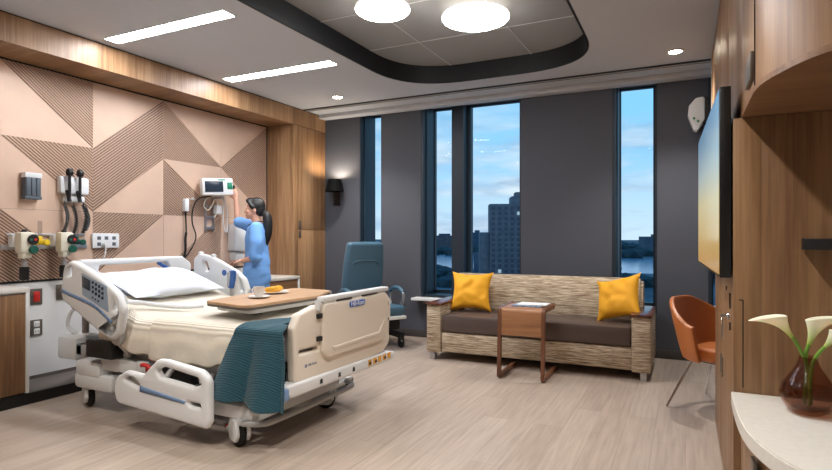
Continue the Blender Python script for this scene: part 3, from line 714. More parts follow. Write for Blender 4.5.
# near head rail
o_ = [(-4.01, .80), (-4.01, .90), (-3.975, 1.045), (-3.90, 1.085), (-3.74, 1.03), (-3.56, .955), (-3.41, .875), (-3.345, .76), (-3.385, .60), (-3.46, .545), (-3.60, .60)]
bm = bm_(); add_plate(bm, XZ(NYB), o_, [[(-3.435, .845), (-3.405, .82), (-3.41, .74), (-3.45, .755)], [(-3.955, .96), (-3.93, 1.03), (-3.89, 1.04), (-3.895, .97)]], t=.065, bev=.026, r=.085, hr=.015, bseg=3)
rl = obj('head_side_rail', bm, M['bedw'], B)
bm = bm_(); add_plate(bm, XZ(NYB-.030), [(-3.77, 1.00), (-3.50, .915), (-3.475, .735), (-3.76, .845)], t=.008, bev=.002, r=.015); cp = obj('control_panel', bm, M['lcdw'], rl)
bm = bm_(); add_plate(bm, XZ(NYB-.036), [(-3.755, .975), (-3.67, .948), (-3.67, .875), (-3.755, .90)], t=.004, bev=.001, r=.006); obj('panel_display', bm, M['lcd'], cp)
bm = bm_()
for i in range(4):
    for j in range(3): add_box(bm, -3.652+i*.034, -3.632+i*.034, NYB-.038, NYB-.034, .925-j*.032-i*.0125, .945-j*.032-i*.0125, .001)
obj('panel_button', bm, M['lcd'], cp)
bm = bm_()
for i in range(3): add_box(bm, -3.65+i*.03, -3.636+i*.03, NYB-.038, NYB-.034, .826-i*.011, .838-i*.011, .001)
obj('panel_key', bm, M['dark'], cp)
bm = bm_(); pts = [(-3.985, NYB-.029, .865), (-3.90, NYB-.029, .842), (-3.78, NYB-.029, .815), (-3.62, NYB-.029, .77), (-3.45, NYB-.029, .675)]; sp = smooth(pts, 5)
for a, b in zip(sp, sp[1:]):
    v = [bm.verts.new(q) for q in (a+Vector((0, -.003, .012)), b+Vector((0, -.003, .012)), b-Vector((0, .003, .012)), a-Vector((0, .003, .012)))]; bm.faces.new(v)
o = obj('blue_stripe', bm, M['bluel'], rl); md = o.modifiers.new('s', 'SOLIDIFY'); md.thickness = .004
bm = bm_(); add_tube(bm, smooth([(-3.55, 2.47, .62), (-3.50, 2.50, .54), (-3.44, 2.54, .46), (-3.52, 2.58, .42)]), .028); add_lathe(bm, [(0, 0), (.055, 0), (.06, .02), (.05, .04), (0, .04)], mx=Matrix.Translation((-3.46, 2.49, .57)) @ Matrix.Rotation(PI/2, 4, 'X'), n=20); obj('rail_arm', bm, M['bedg'], rl)
# far head rail with hand control
bm = bm_(); add_plate(bm, XZ(FYB-.03), [(-3.97, .90), (-3.97, 1.05), (-3.90, 1.10), (-3.75, 1.075), (-3.46, .955), (-3.37, .89), (-3.33, .80), (-3.345, .70), (-3.50, .62), (-3.95, .78)],
    [[(-3.875, 1.04), (-3.81, 1.03), (-3.775, .95), (-3.82, .94)], [(-3.445, .90), (-3.405, .865), (-3.375, .78), (-3.415, .78)]], t=.05, bev=.018, r=.04, hr=.02, bseg=3)
for x, z in ((-3.90, 1.095), (-3.745, 1.075)): add_lathe(bm, [(0, -.02), (.022, -.02), (.022, .012), (.014, .02), (0, .02)], (x, FYB-.03, z), 14)
rl = obj('head_side_rail', bm, M['bedw'], B)
bm = bm_(); add_plate(bm, XZ(FYB-.068), [(-3.525, .95), (-3.455, .965), (-3.46, .88), (-3.485, .80), (-3.535, .81)], t=.03, bev=.008, r=.02); hc = obj('hand_control', bm, M['blue'], rl)
bm = bm_(); add_plate(bm, XZ(FYB-.086), [(-3.53, .94), (-3.497, .945), (-3.51, .82), (-3.533, .82)], t=.008, bev=.002, r=.008); add_tube(bm, [(-3.51, FYB-.068, .81), (-3.51, FYB-.07, .74)], .006); obj('control_keypad', bm, M['bedg'], hc)
bm = bm_(); add_lathe(bm, [(0, 0), (.026, 0), (.026, .006), (0, .006)], mx=Matrix.Translation((-3.595, FYB-.052, .935)) @ Matrix.Rotation(PI/2, 4, 'X'), n=20); obj('blue_button', bm, M['blue'], rl)
# lowered near foot rail
bm = bm_(); add_plate(bm, XZ(2.36), [(-3.315, .27), (-3.295, .345), (-3.20, .395), (-3.035, .385), (-2.98, .44), (-2.91, .495), (-2.84, .50), (-2.54, .465), (-2.475, .415), (-2.475, .17), (-2.50, .125), (-2.545, .13), (-3.295, .178)],
    [[(-2.925, .43), (-2.85, .455), (-2.57, .42), (-2.535, .385), (-2.60, .36), (-2.88, .385)], [(-3.225, .34), (-3.17, .365), (-3.07, .33), (-3.075, .30)], [(-2.655, .272), (-2.55, .268), (-2.54, .245), (-2.625, .246)]], t=.055, bev=.022, r=.06, hr=.025, bseg=3)
rl = obj('foot_side_rail', bm, M['bedw'], B)
bm = bm_(); v = [bm.verts.new(q) for q in ((-3.055, 2.333, .318), (-2.66, 2.333, .272), (-2.67, 2.333, .256), (-3.06, 2.333, .282))]; bm.faces.new(v); o = obj('blue_stripe', bm, M['bluel'], rl); md = o.modifiers.new('s', 'SOLIDIFY'); md.thickness = .004
bm = bm_()
for x in (-3.0, -2.65): add_tube(bm, smooth([(x, 2.385, .28), (x, 2.44, .31), (x, 2.54, .40)]), .02)
obj('rail_arm', bm, M['bedg'], rl)
# far foot rail, also lowered
bm = bm_(); add_plate(bm, XZ(3.70), [(-3.30, .2), (-3.27, .37), (-2.95, .40), (-2.85, .50), (-2.55, .47), (-2.48, .40), (-2.50, .15)], [[(-2.92, .43), (-2.85, .455), (-2.57, .42), (-2.6, .36), (-2.88, .385)]], t=.05, bev=.018, r=.04, hr=.02); obj('foot_side_rail', bm, M['bedw'], B)
# footboard
F0 = -2.05
bm = bm_(); add_plate(bm, YZ(F0-.02), [(2.565, .40), (2.56, .71), (2.61, .79), (2.78, .825), (3.65, .825), (3.735, .77), (3.735, .62), (3.715, .60), (3.71, .43), (3.60, .375), (2.62, .365)],
    [[(2.615, .575), (2.615, .555), (2.80, .548), (2.80, .57)]], t=.06, bev=.02, r=.05, hr=.004, bseg=3)
fb = obj('footboard', bm, M['bedc'], B)
bm = bm_(); add_plate(bm, YZ(F0+.022), [(2.815, .83), (3.60, .835), (3.655, .80), (3.64, .55), (3.56, .485), (2.88, .485), (2.81, .53)], t=.03, bev=.012, r=.045, bseg=3)
fp = obj('foot_panel', bm, M['bedc'], fb)
bm = bm_(); add_plate(bm, YZ(F0+.038), [(2.90, .555), (2.93, .525), (3.52, .53), (3.585, .60), (3.59, .66), (3.575, .63), (3.50, .555), (2.95, .55)], t=.008, bev=.003, r=.012); obj('raised_ridge', bm, M['bedc'], fp)
for z in (.755, .615): pbox('latch', (F0+.004, F0+.03, 2.775, 2.84, z-.012, z+.018), M['dark'], fb, .004)
for z in (.745, .625): pbox('latch', (F0+.004, F0+.03, 3.645, 3.665, z-.012, z+.012), M['dark'], fb, .003)
bm = bm_(); add_box(bm, F0-.03, F0+.035, 2.83, 3.655, .838, .872, .01); add_tube(bm, [(F0, 2.79, .79), (F0, 2.81, .85)], .022)
tb = obj('top_bar', bm, M['bedw'], fb)
for a_, b_ in ((2.96, 3.14), (3.27, 3.48)): pbox('grip_slot', (F0+.03, F0+.0365, a_, b_, .834, .843), M['bedd'], tb, 0)
bm = bm_(); add_plate(bm, YZ(F0+.039), [(3.105, .775), (3.105, .815), (3.30, .815), (3.30, .775)], t=.006, bev=.002, r=.018); lg = obj('logo_plate', bm, M['logo'], fp)
me = text_mesh('Hill-Rom', .047); me.transform(YZ(F0+.043) @ Matrix.Translation((3.2025, .796, 0))); obj('logo_text', me, M['ltext'], lg, sm=0)
me = text_mesh('Hill-Rom', .024); me.transform(YZ(F0+.0105) @ Matrix.Translation((2.735, .475, 0))); obj('small_print', me, M['gtext'], fb, sm=0)
bm = bm_(); add_lathe(bm, [(0, 0), (.011, 0), (.011, .001), (0, .001)], mx=Matrix.Translation((F0+.0105, 2.672, .474)) @ Matrix.Rotation(PI/2, 4, 'Y'), n=14); obj('round_mark', bm, M['gtext'], fb, sm=0)
bm = bm_(); add_plate(bm, YZ(F0-.02), [(2.48, .345), (2.48, .40), (3.70, .375), (3.76, .36), (3.76, .315), (3.70, .305), (2.52, .32)], t=.10, bev=.015, r=.02)
bp = obj('foot_bumper', bm, M['bedw'], B)
for y in (3.36, 3.43, 3.50, 3.57, 3.64): pbox('warning_sticker', (F0+.0295, F0+.032, y, y+.045, .328, .372), M['yellow'], bp, 0)
bm = bm_()
for y in (3.37, 3.45, 3.585): add_box(bm, F0+.0315, F0+.033, y, y+.03, .335, .355)
for y, z in ((2.80, .358), (3.0, .354), (3.17, .352)): add_lathe(bm, [(.007, 0), (.014, 0), (.014, .002), (.007, .002)], mx=Matrix.Translation((F0+.0295, y, z)) @ Matrix.Rotation(PI/2, 4, 'Y'), n=12); add_box(bm, F0+.0295, F0+.031, y-.016, y+.016, z-.016, z-.010)
obj('pictogram', bm, M['bedd'], bp, sm=0)
bm = bm_(); add_box(bm, -2.13, -2.02, 2.455, 2.50, .318, .385, .008); obj('corner_bumper', bm, M['bluel'], bp)

# bedding (rests on the bed, so separate things)
def sheetmesh(us, row):
    bm = bm_(); rows = [[bm.verts.new(p) for p in row(u)] for u in us]
    for a, b in zip(rows, rows[1:]):
        for k in range(len(a)-1): bm.faces.new((a[k], a[k+1], b[k+1], b[k]))
    bmesh.ops.recalc_face_normals(bm, faces=bm.faces[:]); return bm
def nz(x, y, s, a): return a*(noise.noise(Vector((x*s, y*s, 3.1))))
def spread_row(lift, x0, zb):
    def row(x):
        out = []; z = zt(x)+.012+lift
        hem = zb+nz(x, 0, 5, .05)
        ya = 2.515-lift
        prof = [(ya-.018, hem), (ya-.016, hem+(z-hem)*.35), (ya-.008, hem+(z-hem)*.7), (ya-.002, z-.06), (ya+.006, z-.03), (ya+.025, z-.008), (ya+.05, z+.002)]
        prof += [(2.6+i*.06, z+.006+nz(x, 2.6+i*.06, 3.5, .014)) for i in range(15)]
        prof += [(3.50, z+.004), (3.545, z-.004), (3.566+lift, z-.03), (3.57+lift, z-.1), (3.572+lift, z-.22)]
        for j, (y, zz) in enumerate(prof):
            w = max(0, 1-(zz-hem)/.3) if j < 7 else 0
            out.append((x+w*nz(x, 2, 6, .01), y-w*.007*(math.sin(x*17+nz(x, 1, 2, 3))*.5+.2)+0, zz))
        return out
    return row
L0 = [-3.70+i*.03 for i in range(53)]
bm = sheetmesh(L0, spread_row(0, -3.7, .47)); o = obj('bedspread', bm, M['spread'], off=(-2.9, 3.05, ZM), sm=80)
md = o.modifiers.new('s', 'SOLIDIFY'); md.thickness = .008; md.offset = 1
md = o.modifiers.new('u', 'SUBSURF'); md.levels = 1; md.render_levels = 1
tag(o, 'cream ribbed bedspread draped over the hospital bed mattress', 'bedspread')
L1 = [-3.17+i*.03 for i in range(36)]
bm = sheetmesh(L1, spread_row(.014, -3.17, .445)); o = obj('folded_blanket', bm, M['spread'], off=(-2.6, 3.05, ZM), sm=80)
md = o.modifiers.new('s', 'SOLIDIFY'); md.thickness = .010; md.offset = 1
md = o.modifiers.new('u', 'SUBSURF'); md.levels = 1; md.render_levels = 1
tag(o, 'second cream blanket layer over the foot half of the bed, hanging lower', 'blanket')
# teal throw hanging over the near side at the foot
def throw_row(u):
    # u 0..1 runs along the bed (head side to foot side); columns go from the top over the edge and down
    out = []; 
    for k in range(34):
        s = k/33
        xe = -2.385+u*.345                                               # where this strand crosses the mattress edge
        if s < .42:
            q = s/.42; y = 2.98-q*(2.98-2.49); xi = -2.215+u*.10
            x = xi+(xe-xi)*q**1.3; x = min(x, -2.112) if y > 2.545 else x
            out.append((x, y, ZM+.046+nz(x, y, 7, .010)+.010*math.sin(u*7+q*2)*(1-q*.3)))
        else:
            q = (s-.42)/.58; lobe = abs(math.sin(u*PI*2.0+.35))
            d = q*(.395+.055*u+.02*lobe)
            y = 2.466-.075*q**.8*lobe**.7*min(1, q*4)-.010*q
            x = xe-(.165*(1-u)**1.2-.0)*q+.03*u*min(1, q*2.5)+.012*q*math.sin(u*14)
            out.append((x, min(y, 2.462), ZM+.040-d))
    return out
bm = sheetmesh([i/30 for i in range(31)], throw_row); o = obj('throw_blanket', bm, M['throw'], off=(-2.4, 2.6, ZM), sm=80)
md = o.modifiers.new('s', 'SOLIDIFY'); md.thickness = .014; md.offset = 1
md = o.modifiers.new('u', 'SUBSURF'); md.levels = 1; md.render_levels = 2
tag(o, 'teal ribbed throw blanket hanging over the near foot corner of the bed', 'blanket')
# pillow on the sloped head section
def cushion(w, h, t, n=18, pinch=.09, wr=.02, seed=0):
    bm = bm_(); gr = []
    for sgn in (1, -1):
        g = []
        for i in range(n+1):
            row = []
            for j in range(n+1):
                a, b = -1+2*i/n, -1+2*j/n
                e = max(0, (1-a**4)*(1-b**4))
                px = a*w/2*(1-pinch*(1-b*b)*abs(a)**3); py = b*h/2*(1-pinch*(1-a*a)*abs(b)**3)
                z = sgn*t/2*e**.5*(.55+.45*(1-a*a)*(1-b*b))+ (sgn*nz(a*2+seed, b*2+sgn, 1.5, wr))*e
                row.append(bm.verts.new((px, py, z)))
            g.append(row)
        gr.append(g)
        for i in range(n):
            for j in range(n):
                q = (g[i][j], g[i+1][j], g[i+1][j+1], g[i][j+1]); bm.faces.new(q if sgn > 0 else q[::-1])
    bmesh.ops.remove_doubles(bm, verts=bm.verts[:], dist=.0006)
    bmesh.ops.recalc_face_normals(bm, faces=bm.faces[:]); return bm
px_ = -3.74
t = thing('pillow', 'plump white pillow on the raised head of the hospital bed', 'pillow', (px_, 3.06, zt(px_)+.085)); t.rotation_euler = (0, math.atan(SL), 0)
loc('pillowcase', cushion(.50, .84, .15, pinch=.05, wr=.04), M['sheet'], t, 80)
bm = bm_(); add_tube(bm, smooth([(-3.52, 2.53, .80), (-3.45, 2.62, .785), (-3.37, 2.78, .748), (-3.30, 2.92, .73), (-3.26, 3.02, .728)]), .016, 8)
tag(obj('call_cord', bm, M['device'], off=(-3.4, 2.75, .76)), 'thick white cord lying across the bedspread below the pillow', 'cord')

# overbed table
T = thing('overbed_table', 'overbed table with wood look top spanning the bed', 'table', (-2.8, 3.9, 0))
TO = [(-2.44, 2.60), (-2.405, 3.30), (-2.55, 3.66), (-2.93, 3.69), (-2.97, 3.20), (-2.89, 2.69)]
def shrink(p, k): return [(-2.68+(x+2.68)*k, 3.15+(y-3.15)*k) for x, y in p]
bm = bm_(); add_plate(bm, Matrix.Translation((0, 0, .811)), TO, t=.018, bev=.003, r=.07); tp = obj('tabletop', bm, M['tray'], T)
bm = bm_(); add_plate(bm, Matrix.Translation((0, 0, .794)), shrink(TO, .995), t=.016, bev=.002, r=.07); obj('edge_band', bm, M['plinth'], tp)
bm = bm_(); add_plate(bm, Matrix.Translation((0, 0, .770)), shrink(TO, .86), t=.032, bev=.008, r=.06); obj('tray_housing', bm, M['bedw'], T)
bm = bm_(); add_box(bm, -2.54, -2.49, 2.74, 2.80, .742, .756, .003); obj('release_lever', bm, M['dark'], T)
bm = bm_(); add_box(bm, -2.82, -2.72, 3.86, 3.93, .07, .785, .012); add_box(bm, -2.82, -2.72, 3.5, 3.93, .74, .77, .006); obj('post', bm, M['bedg'], T)
bm = bm_(); add_box(bm, -3.05, -2.50, 3.85, 3.93, .035, .08, .012); add_box(bm, -3.05, -2.97, 3.46, 3.93, .035, .07, .012); add_box(bm, -2.58, -2.50, 3.46, 3.93, .035, .07, .012); bs = obj('base', bm, M['bedg'], T)
for x in (-3.01, -2.54):
    for y in (3.50, 3.89): bm = bm_(); add_lathe(bm, [(0, -.012), (.02, -.012), (.02, .012), (0, .012)], mx=Matrix.Translation((x, y, .02)) @ Matrix.Rotation(PI/2, 4, 'Y'), n=16); obj('caster', bm, M['rubber'], bs)
TZ = .821
def plate_lathe(r): return [(0, 0), (r*.55, 0), (r*.6, .003), (r, .012), (r*.99, .015), (r*.58, .006), (0, .005)]
def saucer(name, label, x, y, z, r, cat='plate'):
    bm = bm_(); add_lathe(bm, plate_lathe(r), (x, y, z), 32); return tag(obj(name, bm, M['china'], off=(x, y, z), sm=50), label, cat)
saucer('saucer', 'small white saucer under the cup on the overbed table', -2.67, 2.97, TZ, .078, 'saucer')
t = thing('cup', 'white coffee cup on a saucer on the overbed table', 'cup', (-2.67, 2.97, TZ+.006))
bm = bm_(); add_lathe(bm, [(0, 0), (.024, 0), (.030, .012), (.038, .045), (.041, .072), (.038, .072), (.034, .045), (.024, .014), (0, .010)], n=28); loc('cup_body', bm, M['china'], t, 50)
bm = bm_(); add_tube(bm, smooth([(-.036, 0, .058), (-.060, 0, .056), (-.062, 0, .032), (-.034, 0, .022)]), .0045, 8); loc('handle', bm, M['china'], t)
saucer('dinner_plate', 'white plate holding orange wedges behind the cup', -2.80, 3.27, TZ, .115)
for i in range(3):
    t = thing('orange_wedge', ['orange wedge on the plate, nearest the cup', 'orange wedge in the middle of the white plate', 'orange wedge on the plate, farthest from the cup'][i], 'fruit', (-2.775-.012*i, 3.205+.058*i, TZ+.013), rz=R(20+25*i), group='orange wedges on the plate')
    bm = bm_(); add_ball(bm, (0, 0, .018), (.044, .014, .024)); loc('flesh', bm, M['orangefruit'], t)
    bm = bm_(); add_ball(bm, (0, 0, .014), (.046, .017, .014)); loc('peel', bm, M['yellow'], t)

# ------------------------------------------------------------------ things on the feature wall
W = XL+.001
def wbox(bm, y0, y1, z0, z1, d0, d1, bev=.004): add_box(bm, W+d0, W+d1, y0, y1, z0, z1, bev)
t = thing('brochure_box', 'slate grey wall box with white top at the left edge of the copper wall', 'box', (W, 2.66, 1.55))
bm = bm_(); wbox(bm, 2.585, 2.705, 1.555, 1.73, 0, .06); wbox(bm, 2.58, 2.71, 1.55, 1.575, 0, .065)
for i in range(3): wbox(bm, 2.59+i*.039, 2.622+i*.039, 1.58, 1.725, .06, .066, .002)
obj('bin', bm, M['slate'], t)
bm = bm_(); wbox(bm, 2.58, 2.71, 1.725, 1.765, 0, .068); obj('top_cap', bm, M['device'], t)
# otoscope set
t = thing('diagnostic_set', 'white wall diagnostic set with two black handles and coiled cords', 'medical device', (W, 3.0, 1.3))
bm = bm_(); wbox(bm, 2.86, 3.115, 1.615, 1.765, 0, .06, .02); wbox(bm, 2.90, 3.08, 1.545, 1.60, 0, .05, .012); obj('transformer', bm, M['device'], t)
for y, k in ((2.915, 1), (3.005, .92)):
    bm = bm_(); add_tube(bm, [(W+.095, y, 1.555), (W+.095, y, 1.69), (W+.095, y, 1.77)], [.010, .012, .011], 12); h_ = obj('instrument_handle', bm, M['dark'], t)
    bm = bm_(); add_lathe(bm, [(0, -.02), (.022, -.02), (.030, 0), (.026, .03), (.015, .042), (0, .042)], (W+.095, y, 1.785), 16); obj('instrument_head', bm, M['black'], h_)
    bm = bm_(); add_tube(bm, [(W+.095, y+.0, 1.55), (W+.07, y, 1.62), (W+.06, y, 1.64)], .016, 10); obj('cradle', bm, M['dark'], t)
for y, b, e in ((2.89, 1.30, 1.53), (2.965, 1.26, 1.52), (3.05, 1.28, 1.53), (3.075, 1.30, 1.50)):
    bm = bm_(); hp = [(W+.05, y+.01, e+.02)]
    for k in range(150): a = k*2*PI/8; hp.append((W+.06+.012*math.cos(a), y+.012*math.sin(a)+.03*math.sin(k/150*PI), e-(e-b)*k/149))
    add_tube(bm, hp, .0045, 5); obj('coiled_cord', bm, M['black'], t)
# clear rail
tag(obj('equipment_rail', (lambda b: (wbox(b, 2.43, 3.12, 1.145, 1.185, 0, .02), wbox(b, 2.47, 3.10, 1.255, 1.275, 0, .015), b)[2])(bm_()), M['steel'], off=(W, 2.78, 1.145)), 'slim steel equipment rail carrying the gas regulators on the copper wall', 'rail')
def regulator(y, lab):
    t = thing('suction_regulator', lab, 'medical device', (W, y, 1.0), group='suction regulators on the rail')
    bm = bm_(); wbox(bm, y-.07, y-.03, 1.165, 1.265, .0, .075, .01); obj('wall_adapter', bm, M['device'], t)
    bm = bm_(); wbox(bm, y-.055, y+.06, 1.115, 1.285, .06, .15, .02); wbox(bm, y-.035, y+.04, 1.075, 1.13, .065, .14, .015); bd = obj('housing', bm, M['cream'], t)
    mx = Matrix.Translation((W+.15, y+.035, 1.225)) @ Matrix.Rotation(PI/2, 4, 'Y')
    bm = bm_(); add_lathe(bm, [(0, 0), (.040, 0), (.042, .012), (.036, .018), (0, .018)], mx=mx, n=24); g = obj('gauge', bm, M['dark'], t)
    bm = bm_(); add_lathe(bm, [(0, .0185), (.011, .0185), (.011, .021), (0, .021)], mx=mx @ Matrix.Translation((0, .012, 0)), n=16); obj('red_zone', bm, M['red'], g)
    bm = bm_(); add_lathe(bm, [(0, .0185), (.008, .0185), (.008, .0205), (0, .0205)], mx=mx @ Matrix.Translation((0, -.02, 0)), n=16); obj('green_zone', bm, M['green'], g)
    bm = bm_(); add_lathe(bm, [(0, 0), (.032, 0), (.030, .025), (0, .025)], mx=Matrix.Translation((W+.15, y+.035, 1.145)) @ Matrix.Rotation(PI/2, 4, 'Y'), n=20); obj('knob', bm, M['dgreen'], t)
    bm = bm_(); add_lathe(bm, [(0, 0), (.02, 0), (.02, .012), (.012, .02), (0, .02)], (W+.10, y, 1.285), 14); obj('selector', bm, M['dark'], t)
    bm = bm_(); add_lathe(bm, [(0, -.02), (.022, -.02), (.022, .05), (.012, .06), (.012, .09), (0, .09)], (W+.10, y, 1.0), 16); obj('trap_neck', bm, M['steel'], t)
    bm = bm_(); add_lathe(bm, [(0, 0), (.030, 0), (.034, .01), (.034, .10), (.030, .105), (0, .105)], (W+.10, y, .905), 20); obj('trap_jar', bm, M['black'], t)
regulator(2.555, 'cream suction regulator with black trap, the one nearer the left edge')
regulator(2.865, 'cream suction regulator with black trap, below the diagnostic set')
def flowmeter(y, m, lab, n):
    t = thing('flowmeter', lab, 'medical device', (W, y, 1.15))
    bm = bm_(); wbox(bm, y-.05, y+.04, 1.18, 1.255, .015, .09, .015); add_tube(bm, [(W+.06, y, 1.21), (W+.12, y+.05, 1.20)], [.026, .02], 12); obj('valve_body', bm, m, t)
    bm = bm_(); add_lathe(bm, [(0, -.01), (.024, -.01), (.026, .012), (.02, .02), (0, .02)], mx=Matrix.Translation((W+.12, y+.045, 1.20)) @ Matrix.Rotation(PI/2, 4, 'Y'), n=12); obj('knob', bm, m, t)
    bm = bm_(); add_lathe(bm, [(0, 0), (.016, 0), (.016, .12), (0, .12)], (W+.06, y+.03, 1.255), 14); obj('flow_tube', bm, M['clear'], t)
flowmeter(2.665, M['yel'], 'yellow flowmeter on the rail between the two cream regulators', 0)
flowmeter(2.965, M['dgreen'], 'dark green flowmeter on the rail right of the cream regulators', 0)
# outlet panel
t = thing('outlet_panel', 'white rectangular outlet panel on the copper wall above the bed head', 'outlet', (W, 3.27, 1.14))
pbox('plate', (W, W+.025, 3.165, 3.425, 1.143, 1.278), M['device'], t, .008)
bm = bm_()
for y, z in ((3.225, 1.235), (3.225, 1.18), (3.295, 1.235), (3.37, 1.18), (3.37, 1.235)): wbox(bm, y-.018, y+.018, z-.016, z+.016, .02, .027, .003)
obj('socket', bm, M['slate'], t)
bm = bm_(); add_tube(bm, smooth([(W+.05, 3.27, 1.175), (W+.05, 3.27, 1.13), (W+.06, 3.25, 1.07), (W+.05, 3.235, 1.02)]), .006, 8); add_box(bm, W+.02, W+.055, 3.255, 3.285, 1.16, 1.19, .005); obj('plug_cord', bm, M['device'], t)
# plates on the white lower wall
def wplate(y, z, lab, kind, col):
    t = thing('wall_outlet', lab, 'outlet', (XL, y, z-.06))
    pbox('cover_plate', (XL-.002, XL+.008, y-.045, y+.045, z-.065, z+.065), M['pewter'], t, .002)
    if kind == 2:
        bm = bm_()
        for dz in (-.03, .03): add_box(bm, XL+.006, XL+.012, y-.022, y+.022, z+dz-.024, z+dz+.024, .003)
        o = obj('receptacle', bm, M['white'], t)
        bm = bm_()
        for dz in (-.03, .03):
            for dy in (-.009, .009): add_box(bm, XL+.0115, XL+.0125, y+dy-.002, y+dy+.002, z+dz-.008, z+dz+.010)
        obj('slots', bm, M['dark'], o, sm=0)
    elif kind == 1: pbox('receptacle', (XL+.006, XL+.012, y-.025, y+.025, z-.042, z+.042), M['red'], t, .003)
    else: pbox('blank', (XL+.006, XL+.010, y-.025, y+.025, z-.042, z+.042), M['pewter'], t, .002)
wplate(2.70, .755, 'red outlet in a grey plate on the white wall left of the bed', 1, None)
wplate(2.70, .50, 'white double outlet in a grey plate below the red outlet', 2, None)
wplate(2.905, .775, 'plain grey wall plate beside the bed head rail', 0, None)
# nurse call holder and monitor
t = thing('wall_handset', 'small white handset holder with hanging black cord left of the monitor', 'handset', (W, 4.15, 1.4))
pbox('holder', (W, W+.05, 4.16, 4.215, 1.515, 1.65), M['device'], t, .012)
bm = bm_(); add_tube(bm, [(W+.03, 4.19, 1.655), (W+.03, 4.31, 1.65)], .003, 6); add_box(bm, W, W+.02, 4.28, 4.30, 1.645, 1.67); obj('cord_clip', bm, M['device'], t)
bm = bm_(); add_tube(bm, smooth([(W+.03, 4.185, 1.53), (W+.03, 4.185, 1.44), (W+.035, 4.185, 1.30), (W+.03, 4.18, 1.22), (W+.04, 4.17, 1.10), (W+.03, 4.15, 1.0)], 8), [.008]*17+[.013]*24, 8); obj('cord', bm, M['black'], t)
t = thing('patient_monitor', 'white patient monitor with dark screen mounted on the wall in front of the nurse', 'monitor', (W+.10, 4.60, 1.70))
mrot = Matrix.Translation((W+.16, 4.485, 1.795)) @ Matrix.Rotation(R(-28), 4, 'Z') @ Matrix.Rotation(R(3), 4, 'X')
bm = bm_(); add_box(bm, -.06, .06, -.165, .165, -.092, .092, .012, mx=mrot); obj('housing', bm, M['device'], t)
bm = bm_(); add_box(bm, .0605, .063, -.14, .055, -.060, .058, .001, mx=mrot); obj('screen', bm, M['lcd'], t)
bm = bm_(); add_box(bm, .0605, .063, .0, .08, .066, .080, .001, mx=mrot); add_box(bm, .0605, .064, .10, .155, -.03, .045, .003, mx=mrot); obj('green_label', bm, M['green'], t)
bm = bm_(); add_lathe(bm, [(0, 0), (.024, 0), (.022, .03), (0, .03)], mx=mrot @ Matrix.Translation((.0, .165, .0)) @ Matrix.Rotation(-PI/2, 4, 'X'), n=16); obj('side_knob', bm, M['dark'], t)
bm = bm_()
for dy in (-.06, .05): add_box(bm, W, W+.02, 4.53+dy-.012+.0, 4.53+dy+.012, 1.31, 1.70, .003)
for z in (1.33, 1.45, 1.57): add_box(bm, W+.02, W+.03, 4.46, 4.59, z, z+.03, .002)
add_box(bm, W, W+.16, 4.56, 4.60, 1.67, 1.70, .004); obj('wall_mount', bm, M['steel'], t)
bm = bm_(); wbox(bm, 4.56, 4.64, 1.50, 1.60, .03, .09, .01); obj('accessory_holder', bm, M['device'], t)
bm = bm_()
add_tube(bm, smooth([(W+.12, 4.50, 1.70), (W+.08, 4.42, 1.66), (W+.06, 4.40, 1.58), (W+.06, 4.46, 1.54), (W+.06, 4.52, 1.60), (W+.06, 4.56, 1.66), (W+.07, 4.60, 1.56), (W+.06, 4.55, 1.46)]), .007, 7); obj('cuff_hose', bm, M['cream'], t)
bm = bm_(); add_tube(bm, smooth([(W+.12, 4.45, 1.69), (W+.05, 4.34, 1.66), (W+.03, 4.28, 1.55), (W+.03, 4.27, 1.40), (W+.03, 4.32, 1.25), (W+.03, 4.26, 1.12), (W+.03, 4.15, 1.0)]), .007, 7); obj('power_cable', bm, M['black'], t)
bm = bm_(); add_tube(bm, smooth([(W+.10, 4.62, 1.72), (W+.08, 4.72, 1.55), (W+.06, 4.74, 1.34), (W+.06, 4.74, 1.30), (W+.06, 4.70, 1.33), (W+.06, 4.68, 1.5), (W+.08, 4.68, 1.70)]), .008, 8); obj('white_hose', bm, M['device'], t)
t = thing('wall_dispenser', 'white wall dispenser box beside the nurse at waist height', 'dispenser', (W, 4.90, 1.02))
pbox('case', (W, W+.13, 4.80, 5.02, 1.08, 1.40), M['device'], t, .02); pbox('tray', (W, W+.10, 4.83, 4.98, .97, 1.075), M['device'], t, .015)
pbox('push_tab', (W+.13, W+.14, 4.95, 5.0, 1.18, 1.24), M['dgreen'], t, .003)

# ------------------------------------------------------------------ the nurse
NX, NYY = -4.27, 4.70
N = thing('person', 'person in blue scrubs with long black ponytail reaching up to the wall monitor', 'person', (NX, NYY, 0), rz=R(33))
# facing -X, her left side towards the bed (-Y)
sh_l, el_l, wr_l = (.03, -.185, 1.335), (.03, -.215, 1.02), (-.125, -.085, .985)
sh_r, el_r, wr_r = (-.02, .175, 1.34), (-.235, .20, 1.42), (-.255, .195, 1.675)
def nobj(name, bm, m, sm=60, mats=None, parent=N):
    return obj(name, bm, m, parent, off=False, sm=sm, mats=mats)
bm = bm_()
chain(bm, [(.0, 0, .90), (.01, 0, 1.05), (.02, 0, 1.22)], [.10, .095, .105])
add_ball(bm, (.0, 0, .90), (.105, .155, .12)); add_ball(bm, (.0, 0, 1.20), (.095, .14, .16)); add_ball(bm, (.015, 0, 1.34), (.075, .165, .06))
chain(bm, [(.02, 0, 1.33), (-.002, 0, 1.47)], [.055, .048])
for s in (-1, 1): chain(bm, [(0, s*.085, .88), (-.01+.02*s, s*.09, .48), (.02+.03*s, s*.095, .09)], [.085, .055, .036]); chain(bm, [(.03+.03*s, s*.095, .04), (-.12+.03*s, s*.10, .03)], [.035, .026])
chain(bm, [sh_l, el_l, wr_l], [.052, .040, .027]); chain(bm, [sh_r, el_r, wr_r], [.052, .038, .025])
